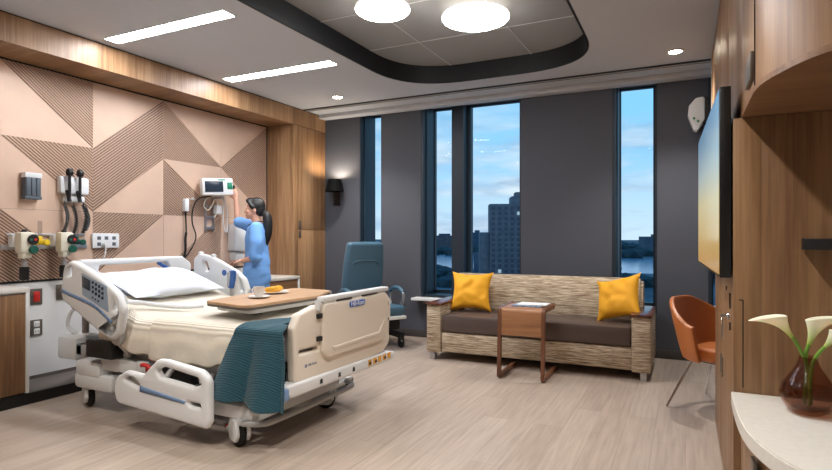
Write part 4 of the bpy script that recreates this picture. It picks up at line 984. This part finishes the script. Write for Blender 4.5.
# head: skull, jaw, nose, ear
hx, hz = -.02, 1.555
add_ball(bm, (hx+.012, 0, hz+.015), (.092, .074, .098), 28); add_ball(bm, (hx-.035, 0, hz-.045), (.054, .056, .068), 24); add_ball(bm, (hx-.062, 0, hz-.092), (.026, .026, .020))
add_tube(bm, [(hx-.075, 0, hz+.012), (hx-.094, 0, hz-.022), (hx-.103, 0, hz-.040)], [.010, .012, .015], 10); add_ball(bm, (hx-.100, 0, hz-.040), (.014, .015, .011))
for s in (-1, 1): add_ball(bm, (hx-.092, s*.009, hz-.046), (.010, .009, .008))
add_ball(bm, (hx-.083, 0, hz-.066), (.012, .022, .006)); add_ball(bm, (hx-.081, 0, hz-.077), (.012, .019, .006))
for s in (-1, 1): add_ball(bm, (hx+.018, s*.073, hz-.015), (.017, .010, .032)); add_ball(bm, (hx-.060, s*.030, hz+.002), (.022, .020, .016)); add_ball(bm, (hx-.055, s*.035, hz-.03), (.028, .022, .024))
# raised right hand pinching the knob; lower left hand resting
def hand(w, d, up, s, curls, size=1):
    w = Vector(w); d = Vector(d).normalized(); up = Vector(up); side = d.cross(up).normalized()*s; nrm = d.cross(side)*s
    nrm = side.cross(d).normalized()
    p = w+d*.045*size
    me = bmesh.new(); bmesh.ops.create_uvsphere(me, u_segments=16, v_segments=10, radius=1)
    mx = Matrix((side*.040*size, d*.055*size, nrm*.016*size)).transposed().to_4x4(); mx.translation = p; merge(bm, me, mx)
    for i, (off, L, c) in enumerate(zip((-.028, -.009, .010, .027), (.070, .078, .073, .058), curls)):
        b = w+d*.082*size+side*off*size; q = [w+d*.05*size+side*off*.8*size, b]; dd = d.copy()
        for j in range(3):
            dd = (dd*math.cos(c*(j*.5+.5))+nrm*-math.sin(c*(j*.5+.5))).normalized() if j == 0 else (Matrix.Rotation(-c, 3, side) @ dd if False else (dd*math.cos(c)-(dd.cross(side) if False else side.cross(dd))*math.sin(c))).normalized()
            b = b+dd*L*size/3; q.append(b)
        chain(bm, q, [.0095, .0092, .0085, .008, .007], 8)
    th = w+d*.02*size-side*.025*size
    chain(bm, [th, th+(d*.6-side*.75-nrm*.3).normalized()*.038*size, th+(d*.6-side*.75-nrm*.3).normalized()*.038*size+(d*.9-side*.15-nrm*.5).normalized()*.032*size, th+(d*.6-side*.75-nrm*.3).normalized()*.038*size+(d*.9+side*.1-nrm*.6).normalized()*.055*size], [.0125, .011, .0095, .008], 8)
hand(wr_r, (-.22, -.02, .95), (0, -1, 0), 1, (.5, .62, .7, .75))
hand(wr_l, (-.9, .35, -.05), (0, 0, 1), 1, (.35, .4, .45, .5))
me = remesh(bm, .0055, 5)
for m in (M['skin'], M['eye'], M['lip']): me.materials.append(m)
for p in me.polygons:
    c = p.center
    for s in (-1, 1):
        if (Vector((c.x, c.y, c.z))-Vector((hx-.080, s*.031, hz+.002))).length < .0085: p.material_index = 1
        if c.x < hx-.06 and abs(c.z-(hz+.026)-abs(c.y)*.05) < .0035 and .016 < abs(c.y) < .046 and c.z > hz: p.material_index = 1
    if c.x < hx-.078 and abs(c.y) < .021 and hz-.083 < c.z < hz-.061: p.material_index = 2
body = nobj('body', me, None, 180)
# hair: cap plus low ponytail
bm = bm_()
add_ball(bm, (hx+.026, 0, hz+.030), (.098, .084, .100), 28); add_ball(bm, (hx+.060, 0, hz-.010), (.066, .076, .078), 24); add_ball(bm, (hx-.035, 0, hz+.088), (.055, .064, .036))
for s in (-1, 1): chain(bm, [(hx-.052, s*.050, hz+.080), (hx-.030, s*.071, hz+.045), (hx+.002, s*.078, hz+.015)], [.020, .018, .016]); 
pt = smooth([(hx+.098, -.005, hz-.045), (hx+.135, -.02, hz-.07), (hx+.150, -.03, hz-.14), (hx+.152, -.035, hz-.24), (hx+.140, -.035, hz-.34), (hx+.125, -.03, hz-.42)], 4)
rr_ = [.030, .034, .038, .042, .046, .048, .050, .051, .052, .052, .052, .051, .050, .049, .047, .044, .040, .034, .028, .020, .010]
chain(bm, pt, rr_[:len(pt)], 12)
me = remesh(bm, .006, 5); hair = nobj('hair', me, M['hair'], 180)
bm = bm_(); add_tube(bm, [(hx+.112+.026*math.cos(a)*.5, -.012+.034*math.cos(a), hz-.058+.034*math.sin(a)) for a in [k*2*PI/14 for k in range(14)]], .007, 6, closed=True); nobj('hair_tie', bm, M['dark'], 60, parent=hair)
# scrub top with short sleeves
bm = bm_()
add_ball(bm, (.005, 0, 1.20), (.125, .172, .20), 24); add_ball(bm, (.01, 0, 1.30), (.108, .185, .105), 24); add_ball(bm, (.015, 0, 1.345), (.082, .175, .062), 24)
chain(bm, [(.01, 0, 1.15), (.015, 0, .98), (.012, 0, .82), (.01, 0, .66)], [.128, .132, .140, .146]); add_ball(bm, (.012, 0, .94), (.140, .190, .22), 24); add_ball(bm, (.008, 0, .85), (.150, .205, .20), 24); add_ball(bm, (.012, 0, .78), (.150, .195, .16), 24)
chain(bm, [sh_l, (.045, -.225, 1.18), (.035, -.225, 1.035)], [.074, .076, .074]); 
e_ = Vector(sh_r).lerp(Vector(el_r), .92); chain(bm, [sh_r, Vector(sh_r).lerp(Vector(el_r), .5), e_], [.074, .068, .062])
me = remesh(bm, .008, 6)
for v in me.vertices:                                               # cloth folds
    n_ = v.normal; v.co += n_*(noise.noise(v.co*9)*.009+noise.noise(Vector((v.co.x*5, v.co.y*5, v.co.z*16)))*.006)
# open the neck
t_ = bmesh.new(); t_.from_mesh(me); bmesh.ops.delete(t_, geom=[v for v in t_.verts if (v.co.z > 1.385+.25*(v.co.x+.0) and abs(v.co.y) < .085 and v.co.z > 1.36)], context='VERTS'); t_.to_mesh(me); t_.free()
top = nobj('scrub_top', me, M['scrub'], 180)
bm = bm_(); add_tube(bm, smooth([(.075, -.005, 1.415), (.055, -.06, 1.415), (-.01, -.075, 1.405), (-.065, -.05, 1.375), (-.085, 0, 1.35), (-.065, .05, 1.375), (-.01, .075, 1.405), (.055, .06, 1.415)], 4, True), .006, 6, closed=True); nobj('lanyard', bm, M['lanyard'], 60)
bm = bm_(); add_ball(bm, (.005, 0, .74), (.10, .14, .10), 24)
for s in (-1, 1): chain(bm, [(.0, s*.07, .80), (-.01+.02*s, s*.09, .48), (.02+.03*s, s*.098, .10)], [.095, .080, .068])
nobj('scrub_trousers', remesh(bm, .009, 5), M['scrub2'], 180)
for s in (-1, 1):
    bm = bm_(); add_ball(bm, (.02+.03*s, s*.097, .045), (.06, .046, .045)); add_ball(bm, (-.085+.03*s, s*.10, .035), (.085, .046, .035)); add_box(bm, -.165+.03*s, .078+.03*s, s*.098-.044, s*.098+.044, .0, .022, .01)
    nobj('shoe', remesh(bm, .006, 3), M['shoe'], 180)

# ------------------------------------------------------------------ window side furniture
# recliner on casters
RC = thing('recliner', 'blue grey high backed recliner on casters in the corner by the narrow window', 'chair', (-3.24, 5.45, 0), rz=R(-122))
# local: faces +Y
bm = bm_(); add_plate(bm, Matrix.Translation((0, -.28, .42)) @ Matrix.Rotation(R(80), 4, 'X'), [(-.26, .0), (.26, .0), (.25, .50), (.225, .775), (-.225, .775), (-.25, .50)], t=.11, bev=.035, r=.05, bseg=3); bk = loc('backrest', bm, M['teal'], RC)
bm = bm_(); add_tube(bm, smooth([(-.17, -.136, .915), (-.14, -.128, .955), (0, -.126, .968), (.14, -.128, .955), (.17, -.136, .915)]), .010, 8); loc('head_cushion_seam', bm, M['teal'], bk)
bm = bm_(); add_box(bm, -.27, .27, -.26, .33, .36, .475, .035, 3); loc('seat', bm, M['teal'], RC)
bm = bm_(); add_box(bm, -.275, .275, -.27, .34, .325, .365, .012); loc('seat_tray', bm, M['white'], RC)
for s in (-1, 1):
    bm = bm_(); add_tube(bm, smooth([(s*.315, -.10, .40), (s*.33, -.14, .52), (s*.33, -.10, .615), (s*.33, .06, .63), (s*.33, .16, .60), (s*.33, .16, .50), (s*.315, .06, .38)]), .02, 10); a = loc('armrest', bm, M['steel'], RC, 60)
    bm = bm_(); add_tube(bm, smooth([(s*.33, -.13, .60), (s*.33, -.05, .643), (s*.33, .08, .643), (s*.33, .165, .60)]), [.026]*19, 10); loc('arm_pad', bm, M['teal'], a, 60)
bm = bm_(); add_box(bm, -.24, .24, -.22, .26, .20, .32, .02); add_box(bm, -.26, -.20, -.30, .32, .11, .17, .01); add_box(bm, .20, .26, -.30, .32, .11, .17, .01); loc('undercarriage', bm, M['black'], RC)
for x in (-.23, .23):
    for y in (-.27, .29):
        bm = bm_(); add_lathe(bm, [(0, -.02), (.045, -.02), (.052, -.01), (.052, .01), (.045, .02), (0, .02)], mx=Matrix.Translation((x, y, .052)) @ Matrix.Rotation(PI/2, 4, 'Y'), n=20); add_box(bm, x-.03, x+.03, y-.02, y+.02, .08, .125, .006); loc('caster', bm, M['black'], RC)
# sconce
sx_, sz_ = -4.14, 1.915
t = thing('wall_sconce', 'small black shaded wall lamp on the bluish wall beside the wardrobe', 'lamp', (sx_, YB, 1.75))
bm = bm_(); add_box(bm, sx_-.10, sx_-.02, YB-.012, YB, 1.66, 1.94, .004); add_box(bm, sx_-.11, sx_-.01, YB-.02, YB, 1.665, 1.70, .003); obj('backplate', bm, M['black'], t)
bm = bm_(); add_tube(bm, [(sx_-.06, YB-.01, 1.69), (sx_-.04, YB-.10, 1.78), (sx_, YB-.14, 1.86)], .008, 8); add_tube(bm, [(sx_-.06, YB-.01, 1.85), (sx_, YB-.13, 1.86)], .007, 8); obj('arm', bm, M['black'], t)
bm = bm_(); add_lathe(bm, [(.125, -.075), (.085, .085), (.082, .085), (.122, -.075)], (sx_, YB-.15, sz_), 32); s_ = obj('lamp_shade', bm, M['shade'], t)
bm = bm_(); add_lathe(bm, [(.1205, -.0745), (.0815, .0845)], (sx_, YB-.15, sz_), 32)
bmesh.ops.delete(bm, geom=[f for f in bm.faces if len(f.verts) > 4], context='FACES_ONLY'); obj('shade_lining', bm, M['shadein'], s_)
bm = bm_(); add_ball(bm, (sx_, YB-.15, sz_+.0), .022); obj('bulb', bm, M['bulb'], t)
l = bpy.data.lights.new('sconce_light', 'POINT'); l.energy = 12; l.color = (1, .88, .72); l.shadow_soft_size = .03
o = bpy.data.objects.new('sconce_light', l); C.objects.link(o); o.location = (sx_, YB-.15, sz_+.035)

# sofa
SX0, SX1, SY0 = -2.375, -.265, 5.12
S = thing('sofa', 'woven beige striped sofa with brown vinyl seat under the windows', 'sofa', ((SX0+SX1)/2, 5.55, 0))
AW = .155
for k, (a, b) in enumerate(((SX0, SX0+AW), (SX1-AW, SX1))):
    ar = pbox('arm', (a, b, SY0-.02, 5.93, .075, .555), M['sofa'], S, .012)
    pbox('arm_cap', (a-.01, b+.012, SY0-.035, 5.80, .556, .576), M['armwood'], ar, .004)
pbox('base', (SX0+AW+.001, SX1-AW-.001, SY0, 5.86, .085, .285), M['sofa'], S, .015)
pbox('seat_cushion', (SX0+AW+.004, SX1-AW-.004, SY0-.012, 5.70, .287, .462), M['brown'], S, .028)
bm = bm_()
prof = [(5.66, .42), (5.60, .44), (5.665, .80), (5.70, .845), (5.76, .86), (5.83, .845), (5.90, .80), (5.93, .42)]
prof = [(5.70, .30), (5.62, .46), (5.70, .79), (5.735, .83), (5.79, .842), (5.86, .83), (5.90, .79), (5.925, .09), (5.865, .09)]
a = [bm.verts.new((SX0+.06, y, z)) for y, z in prof]; b = [bm.verts.new((SX1-.10, y, z)) for y, z in prof]
for i in range(len(prof)): bm.faces.new((a[i], a[(i+1) % len(a)], b[(i+1) % len(a)], b[i]))
bm.faces.new(a[::-1]); bm.faces.new(b); bmesh.ops.recalc_face_normals(bm, faces=bm.faces[:])
bmesh.ops.bevel(bm, geom=[e for e in bm.edges if abs(e.verts[0].co.x-e.verts[1].co.x) < .01 and min(e.verts[0].co.z, e.verts[1].co.z) > .4], offset=.03, segments=3, affect='EDGES')
obj('backrest', bm, M['sofa'], S, sm=45)
for x in (SX0+.035, SX1-.085):
    for y in (SY0+.0, 5.82): pbox('leg', (x, x+.05, y, y+.05, .001, .076), M['steel'], S, .002)
# mustard cushions
def pillow_at(x, y, z, lab, rot, seed):
    t = thing('throw_pillow', lab, 'cushion', (x, y, z), group='mustard throw pillows'); t.rotation_euler = rot
    bm = cushion(.45, .43, .19, pinch=.17, wr=.035, seed=seed); o = loc('cover', bm, M['mustard'], t, 80); return t
pillow_at(-2.03, 5.48, .672, 'mustard yellow throw pillow at the left arm of the sofa', (R(68), R(0), R(8)), 1)
pillow_at(-.56, 5.42, .68, 'mustard yellow throw pillow leaning at the right arm of the sofa', (R(64), R(-14), R(-20)), 5)

# c shaped side table
t = thing('side_table', 'walnut c shaped side table standing in front of the sofa', 'table', (-1.26, 4.95, 0))
ta, tb_ = -1.49, -1.075
bm = bm_()
def bent(bm, prof, xa, xb, th):
    """sheet of thickness th following a (y,z) profile between two x"""
    p = [Vector((q[0], q[1])) for q in prof]; inn = []
    for i in range(len(p)):
        d = (p[min(i+1, len(p)-1)]-p[max(i-1, 0)]).normalized(); inn.append(p[i]+Vector((-d.y, d.x))*th)
    ring = p+inn[::-1]
    a = [bm.verts.new((xa, q.x, q.y)) for q in ring]; b = [bm.verts.new((xb, q.x, q.y)) for q in ring]; n = len(p)
    for i in range(len(ring)): bm.faces.new((a[i], a[(i+1) % len(a)], b[(i+1) % len(a)], b[i]))
    for i in range(n-1):
        for v in (a, b): bm.faces.new((v[i], v[i+1], v[2*n-2-i], v[2*n-1-i]))
    bmesh.ops.recalc_face_normals(bm, faces=bm.faces[:])
bent(bm, [(5.05, .625), (4.74, .625), (4.715, .62), (4.70, .605), (4.695, .58), (4.69, .385)], ta+.03, tb_-.03, .018); obj('top_panel', bm, M['tablex'], t)
for xa, xb in ((ta, ta+.03), (tb_-.03, tb_)):
    bm = bm_(); bent(bm, [(5.10, .640), (5.06, .629), (4.74, .629), (4.71, .622), (4.694, .60), (4.69, .57), (4.665, .04), (4.672, .015), (4.695, .004), (4.72, .004), (5.17, .012)], xa, xb, .038); obj('leg', bm, M['table'], t)
mg = boxthing('magazine', 'thin grey magazine lying open faced on the side table, bottom one', 'magazine', (-1.40, -1.13, 4.80, 5.02, .626, .634), M['mag'], .001)
bm = bm_(); add_box(bm, -1.36, -1.10, 4.83, 5.02, .635, .645, .001); o = tag(obj('magazine', bm, M['paper'], off=(-1.25, 4.92, .635)), 'white paged magazine stacked on top on the side table', 'magazine')

# orange tub chair
CH = thing('tub_chair', 'orange leather tub chair with thin chrome legs by the tall cabinet', 'chair', (.222, 4.58, 0), rz=R(-28))
# local: faces +X; shell is a swept open tub
bm = bm_(); rows = []
nA, nZ = 36, 8
for j in range(nZ+1):
    s = j/nZ; row = []
    for k in range(nA+1):
        a = R(-84+168*k/nA); ca = abs(a)/R(84)                        # 0 at the back, 1 at the arm fronts
        topz = .795-.17*min(1, max(0, (ca-.22)/.70))**1.2
        z = .37+(topz-.37)*s
        rad = .215+.075*s**.8+.015*math.cos(a)*s
        x = -math.cos(a)*rad*1.02+.02; y = math.sin(a)*rad*1.12
        if ca > .72: x = x
        row.append(bm.verts.new((x, y, z)))
    rows.append(row)
for a, b in zip(rows, rows[1:]):
    for k in range(nA): bm.faces.new((a[k], a[k+1], b[k+1], b[k]))
o = loc('shell', bm, M['tan'], CH, 80); md = o.modifiers.new('s', 'SOLIDIFY'); md.thickness = .035; md.offset = -1; md = o.modifiers.new('b', 'BEVEL'); md.width = .010; md.segments = 3
md = o.modifiers.new('u', 'SUBSURF'); md.levels = 1; md.render_levels = 1
bm = bm_(); add_plate(bm, Matrix.Translation((.06, 0, .405)), [(-.20, -.10), (-.12, -.20), (.17, -.225), (.25, -.17), (.25, .17), (.17, .225), (-.12, .20), (-.20, .10)], t=.10, bev=.03, r=.05, bseg=3); loc('seat_cushion', bm, M['tan'], CH)
bm = bm_(); add_plate(bm, Matrix.Translation((.02, 0, .352)), [(-.16, -.14), (.14, -.16), (.14, .16), (-.16, .14)], t=.02, bev=.004, r=.05); loc('under_frame', bm, M['black'], CH)
for s in (-1, 1):
    for xt, xf, yf in ((-.12, -.235, .285), (.13, .25, .235)):
        bm = bm_(); add_tube(bm, [(xt, s*.14, .36), (xf, s*yf, .012)], [.0105, .008], 10); add_lathe(bm, [(0, 0), (.011, 0), (.011, .014), (0, .014)], (xf, s*yf, 0), 12); loc('leg', bm, M['chrome'], CH)

# ------------------------------------------------------------------ outside: city at dusk, seen from a high floor
GZ = -42
bm = bm_(); add_box(bm, -4200, 2600, 60, 7000, GZ-2, GZ); struct(obj('city_ground', bm, city_mat('city_land', (26, 48, 62), (58, 82, 96), .02, .02), sm=0))
bm = bm_(); add_box(bm, -4000, 2500, 690, 1150, GZ, GZ+.4); struct(obj('river_water', bm, mat('river_water', (110, 150, 176), .15), sm=0))
tw = city_mat('tower_brick', (92, 92, 100), (112, 110, 116), .3, .3); wn = mat('tower_window', (46, 60, 78), .3); wl = emit('tower_window_lit', (250, 226, 180), .22)
tower = thing('apartment_tower', 'tall brick apartment tower outside the wide window, stepped at the top', 'building', (-107, 365, GZ), rz=R(22))
bm = bm_(); add_box(bm, -14.5, 0, -8, 10, 0, 65, .2); add_box(bm, 0, 26, -8, 10, 0, 70, .2); add_box(bm, 3, 12, -5, 8, 70, 73); loc('main_block', bm, tw, tower)
bm = bm_(); add_box(bm, -21, -14.6, -6, 10, 0, 46, .2); loc('low_wing', bm, tw, tower)
wme = None
for r_ in range(14):
    for c_ in range(7):
        bm = bm_(); add_box(bm, -13.2+c_*4.2, -11.0+c_*4.2, -8.15, -7.9, 61-r_*3.5, 63.2-r_*3.5)
        loc('window', bm, wl if (r_*7+c_) % 37 == 11 else wn, tower, 0)
specs = [(-150, 690, 14, 30, 'dark brick block with a square top in the narrow left pane of the wide window'), (-640, 1500, 90, 46, 'long grey slab block on the far river bank seen through the wide window'),
         (-520, 1450, 40, 54, 'narrow far tower left of the brick apartment tower'), (-430, 1480, 120, 44, 'low wide block beyond the river beside the apartment tower'),
         (30, 1500, 90, 46, 'broad far block on the horizon in the right hand window'), (130, 1450, 50, 52, 'slim far block in the middle of the right hand window'), (-60, 1420, 70, 43, 'low far block at the left side of the right hand window'),
         (-980, 1400, 60, 54, 'far block on the horizon in the leftmost narrow window'), (-220, 640, 22, 24, 'pale low house in front of the apartment tower')]
cb = [city_mat('far_facade_%d' % i, c, tuple(x+24 for x in c), .12, .3) for i, c in enumerate(((70, 78, 92), (84, 76, 80), (60, 72, 90)))]
for i, (x, y, w_, h_, lab) in enumerate(specs):
    t = thing('city_building', lab, 'building', (x, y, GZ), rz=R((i*37) % 50), group='distant city buildings')
    bm = bm_(); add_box(bm, -w_/2, w_/2, -w_/3, w_/3, 0, h_); loc('tower_block', bm, cb[i % 3], t, 0)
    bm = bm_(); add_box(bm, -w_/6, w_/6, -w_/8, w_/8, h_, h_*1.12); loc('roof_structure', bm, cb[(i+1) % 3], t, 0)
bm = bm_()
for i in range(420):
    x = random.uniform(-900, 260); y = random.choice((random.uniform(430, 680), random.uniform(1160, 1420), random.uniform(1500, 2600))); q = random.uniform(5, 12)*(1+y/2500)
    if any(abs(x-a[0]) < a[2]*.8+q*2 and abs(y-a[1]) < a[2]*.8+q*2 for a in specs): continue
    t_ = bmesh.new(); bmesh.ops.create_icosphere(t_, subdivisions=1, radius=q)
    for v in t_.verts: v.co = Vector((v.co.x*1.6+x, v.co.y+y, v.co.z*.8+GZ+q*.4))
    merge(bm, t_)
o = obj('tree_cover', bm, city_mat('dusk_trees', (20, 42, 48), (44, 66, 70), .05, .05), sm=0); o['kind'] = 'stuff'; o['label'] = 'dark mass of trees along the river outside the windows'; o['category'] = 'trees'
# sky
w = bpy.data.worlds.new('dusk_sky'); bpy.context.scene.world = w; w.use_nodes = True; nt = w.node_tree; NN = nt.nodes.new; K = nt.links.new
bg = nt.nodes['Background']; tc = NN('ShaderNodeTexCoord'); sp = NN('ShaderNodeSeparateXYZ'); K(tc.outputs['Generated'], sp.inputs[0])
r = NN('ShaderNodeValToRGB'); e = r.color_ramp.elements
e[0].position = 0; e[0].color = lin((214, 220, 226)); e[1].position = .6; e[1].color = lin((96, 158, 208))
for p, c in ((.06, (196, 214, 228)), (.14, (156, 200, 228)), (.26, (140, 200, 232))): q = e.new(p); q.color = lin(c)
K(sp.outputs['Z'], r.inputs['Fac'])
mp = NN('ShaderNodeMapping'); mp.inputs['Scale'].default_value = (1, 1, 4.2); mp.inputs['Location'].default_value = (.35, .2, .12); K(tc.outputs['Generated'], mp.inputs['Vector'])
n = NN('ShaderNodeTexNoise'); n.inputs['Scale'].default_value = 4.2; n.inputs['Detail'].default_value = 8; n.inputs['Roughness'].default_value = .55; K(mp.outputs['Vector'], n.inputs['Vector'])
cr = NN('ShaderNodeValToRGB'); cr.color_ramp.elements[0].position = .47; cr.color_ramp.elements[1].position = .60; K(n.outputs['Fac'], cr.inputs['Fac'])
hm = NN('ShaderNodeMapRange'); hm.inputs[1].default_value = .30; hm.inputs[2].default_value = .10; K(sp.outputs['Z'], hm.inputs[0])
mm = NN('ShaderNodeMath'); mm.operation = 'MULTIPLY'; K(cr.outputs['Color'], mm.inputs[0]); K(hm.outputs[0], mm.inputs[1])
n2 = NN('ShaderNodeTexNoise'); n2.inputs['Scale'].default_value = 9; n2.inputs['Detail'].default_value = 5; K(mp.outputs['Vector'], n2.inputs['Vector'])
c2 = NN('ShaderNodeValToRGB'); c2.color_ramp.elements[0].position = .35; c2.color_ramp.elements[1].position = .65; c2.color_ramp.elements[0].color = lin((150, 170, 194)); c2.color_ramp.elements[1].color = lin((226, 222, 224)); K(n2.outputs['Fac'], c2.inputs['Fac'])
mx = NN('ShaderNodeMix'); mx.data_type = 'RGBA'; K(mm.outputs[0], mx.inputs[0]); K(r.outputs['Color'], mx.inputs[6]); K(c2.outputs['Color'], mx.inputs[7]); K(mx.outputs[2], bg.inputs['Color'])
bg.inputs['Strength'].default_value = 1.05

# ------------------------------------------------------------------ camera and view
cam = bpy.data.cameras.new('camera'); cam.sensor_width = 36; cam.lens = 551/832*36; cam.shift_y = 1.4/832; cam.clip_end = 12000
co = bpy.data.objects.new('camera', cam); C.objects.link(co); co.location = (0, 0, 1.25); co.rotation_euler = (PI/2, 0, R(26.06))
sc = bpy.context.scene; sc.camera = co
sc.view_settings.view_transform = 'Standard'; sc.view_settings.look = 'None'; sc.view_settings.gamma = 1; sc.view_settings.use_curve_mapping = False; sc.view_settings.exposure = .6
sc.cycles.use_denoising = True; sc.cycles.max_bounces = 8; sc.cycles.diffuse_bounces = 5; sc.cycles.transparent_max_bounces = 12; sc.cycles.sample_clamp_indirect = 8
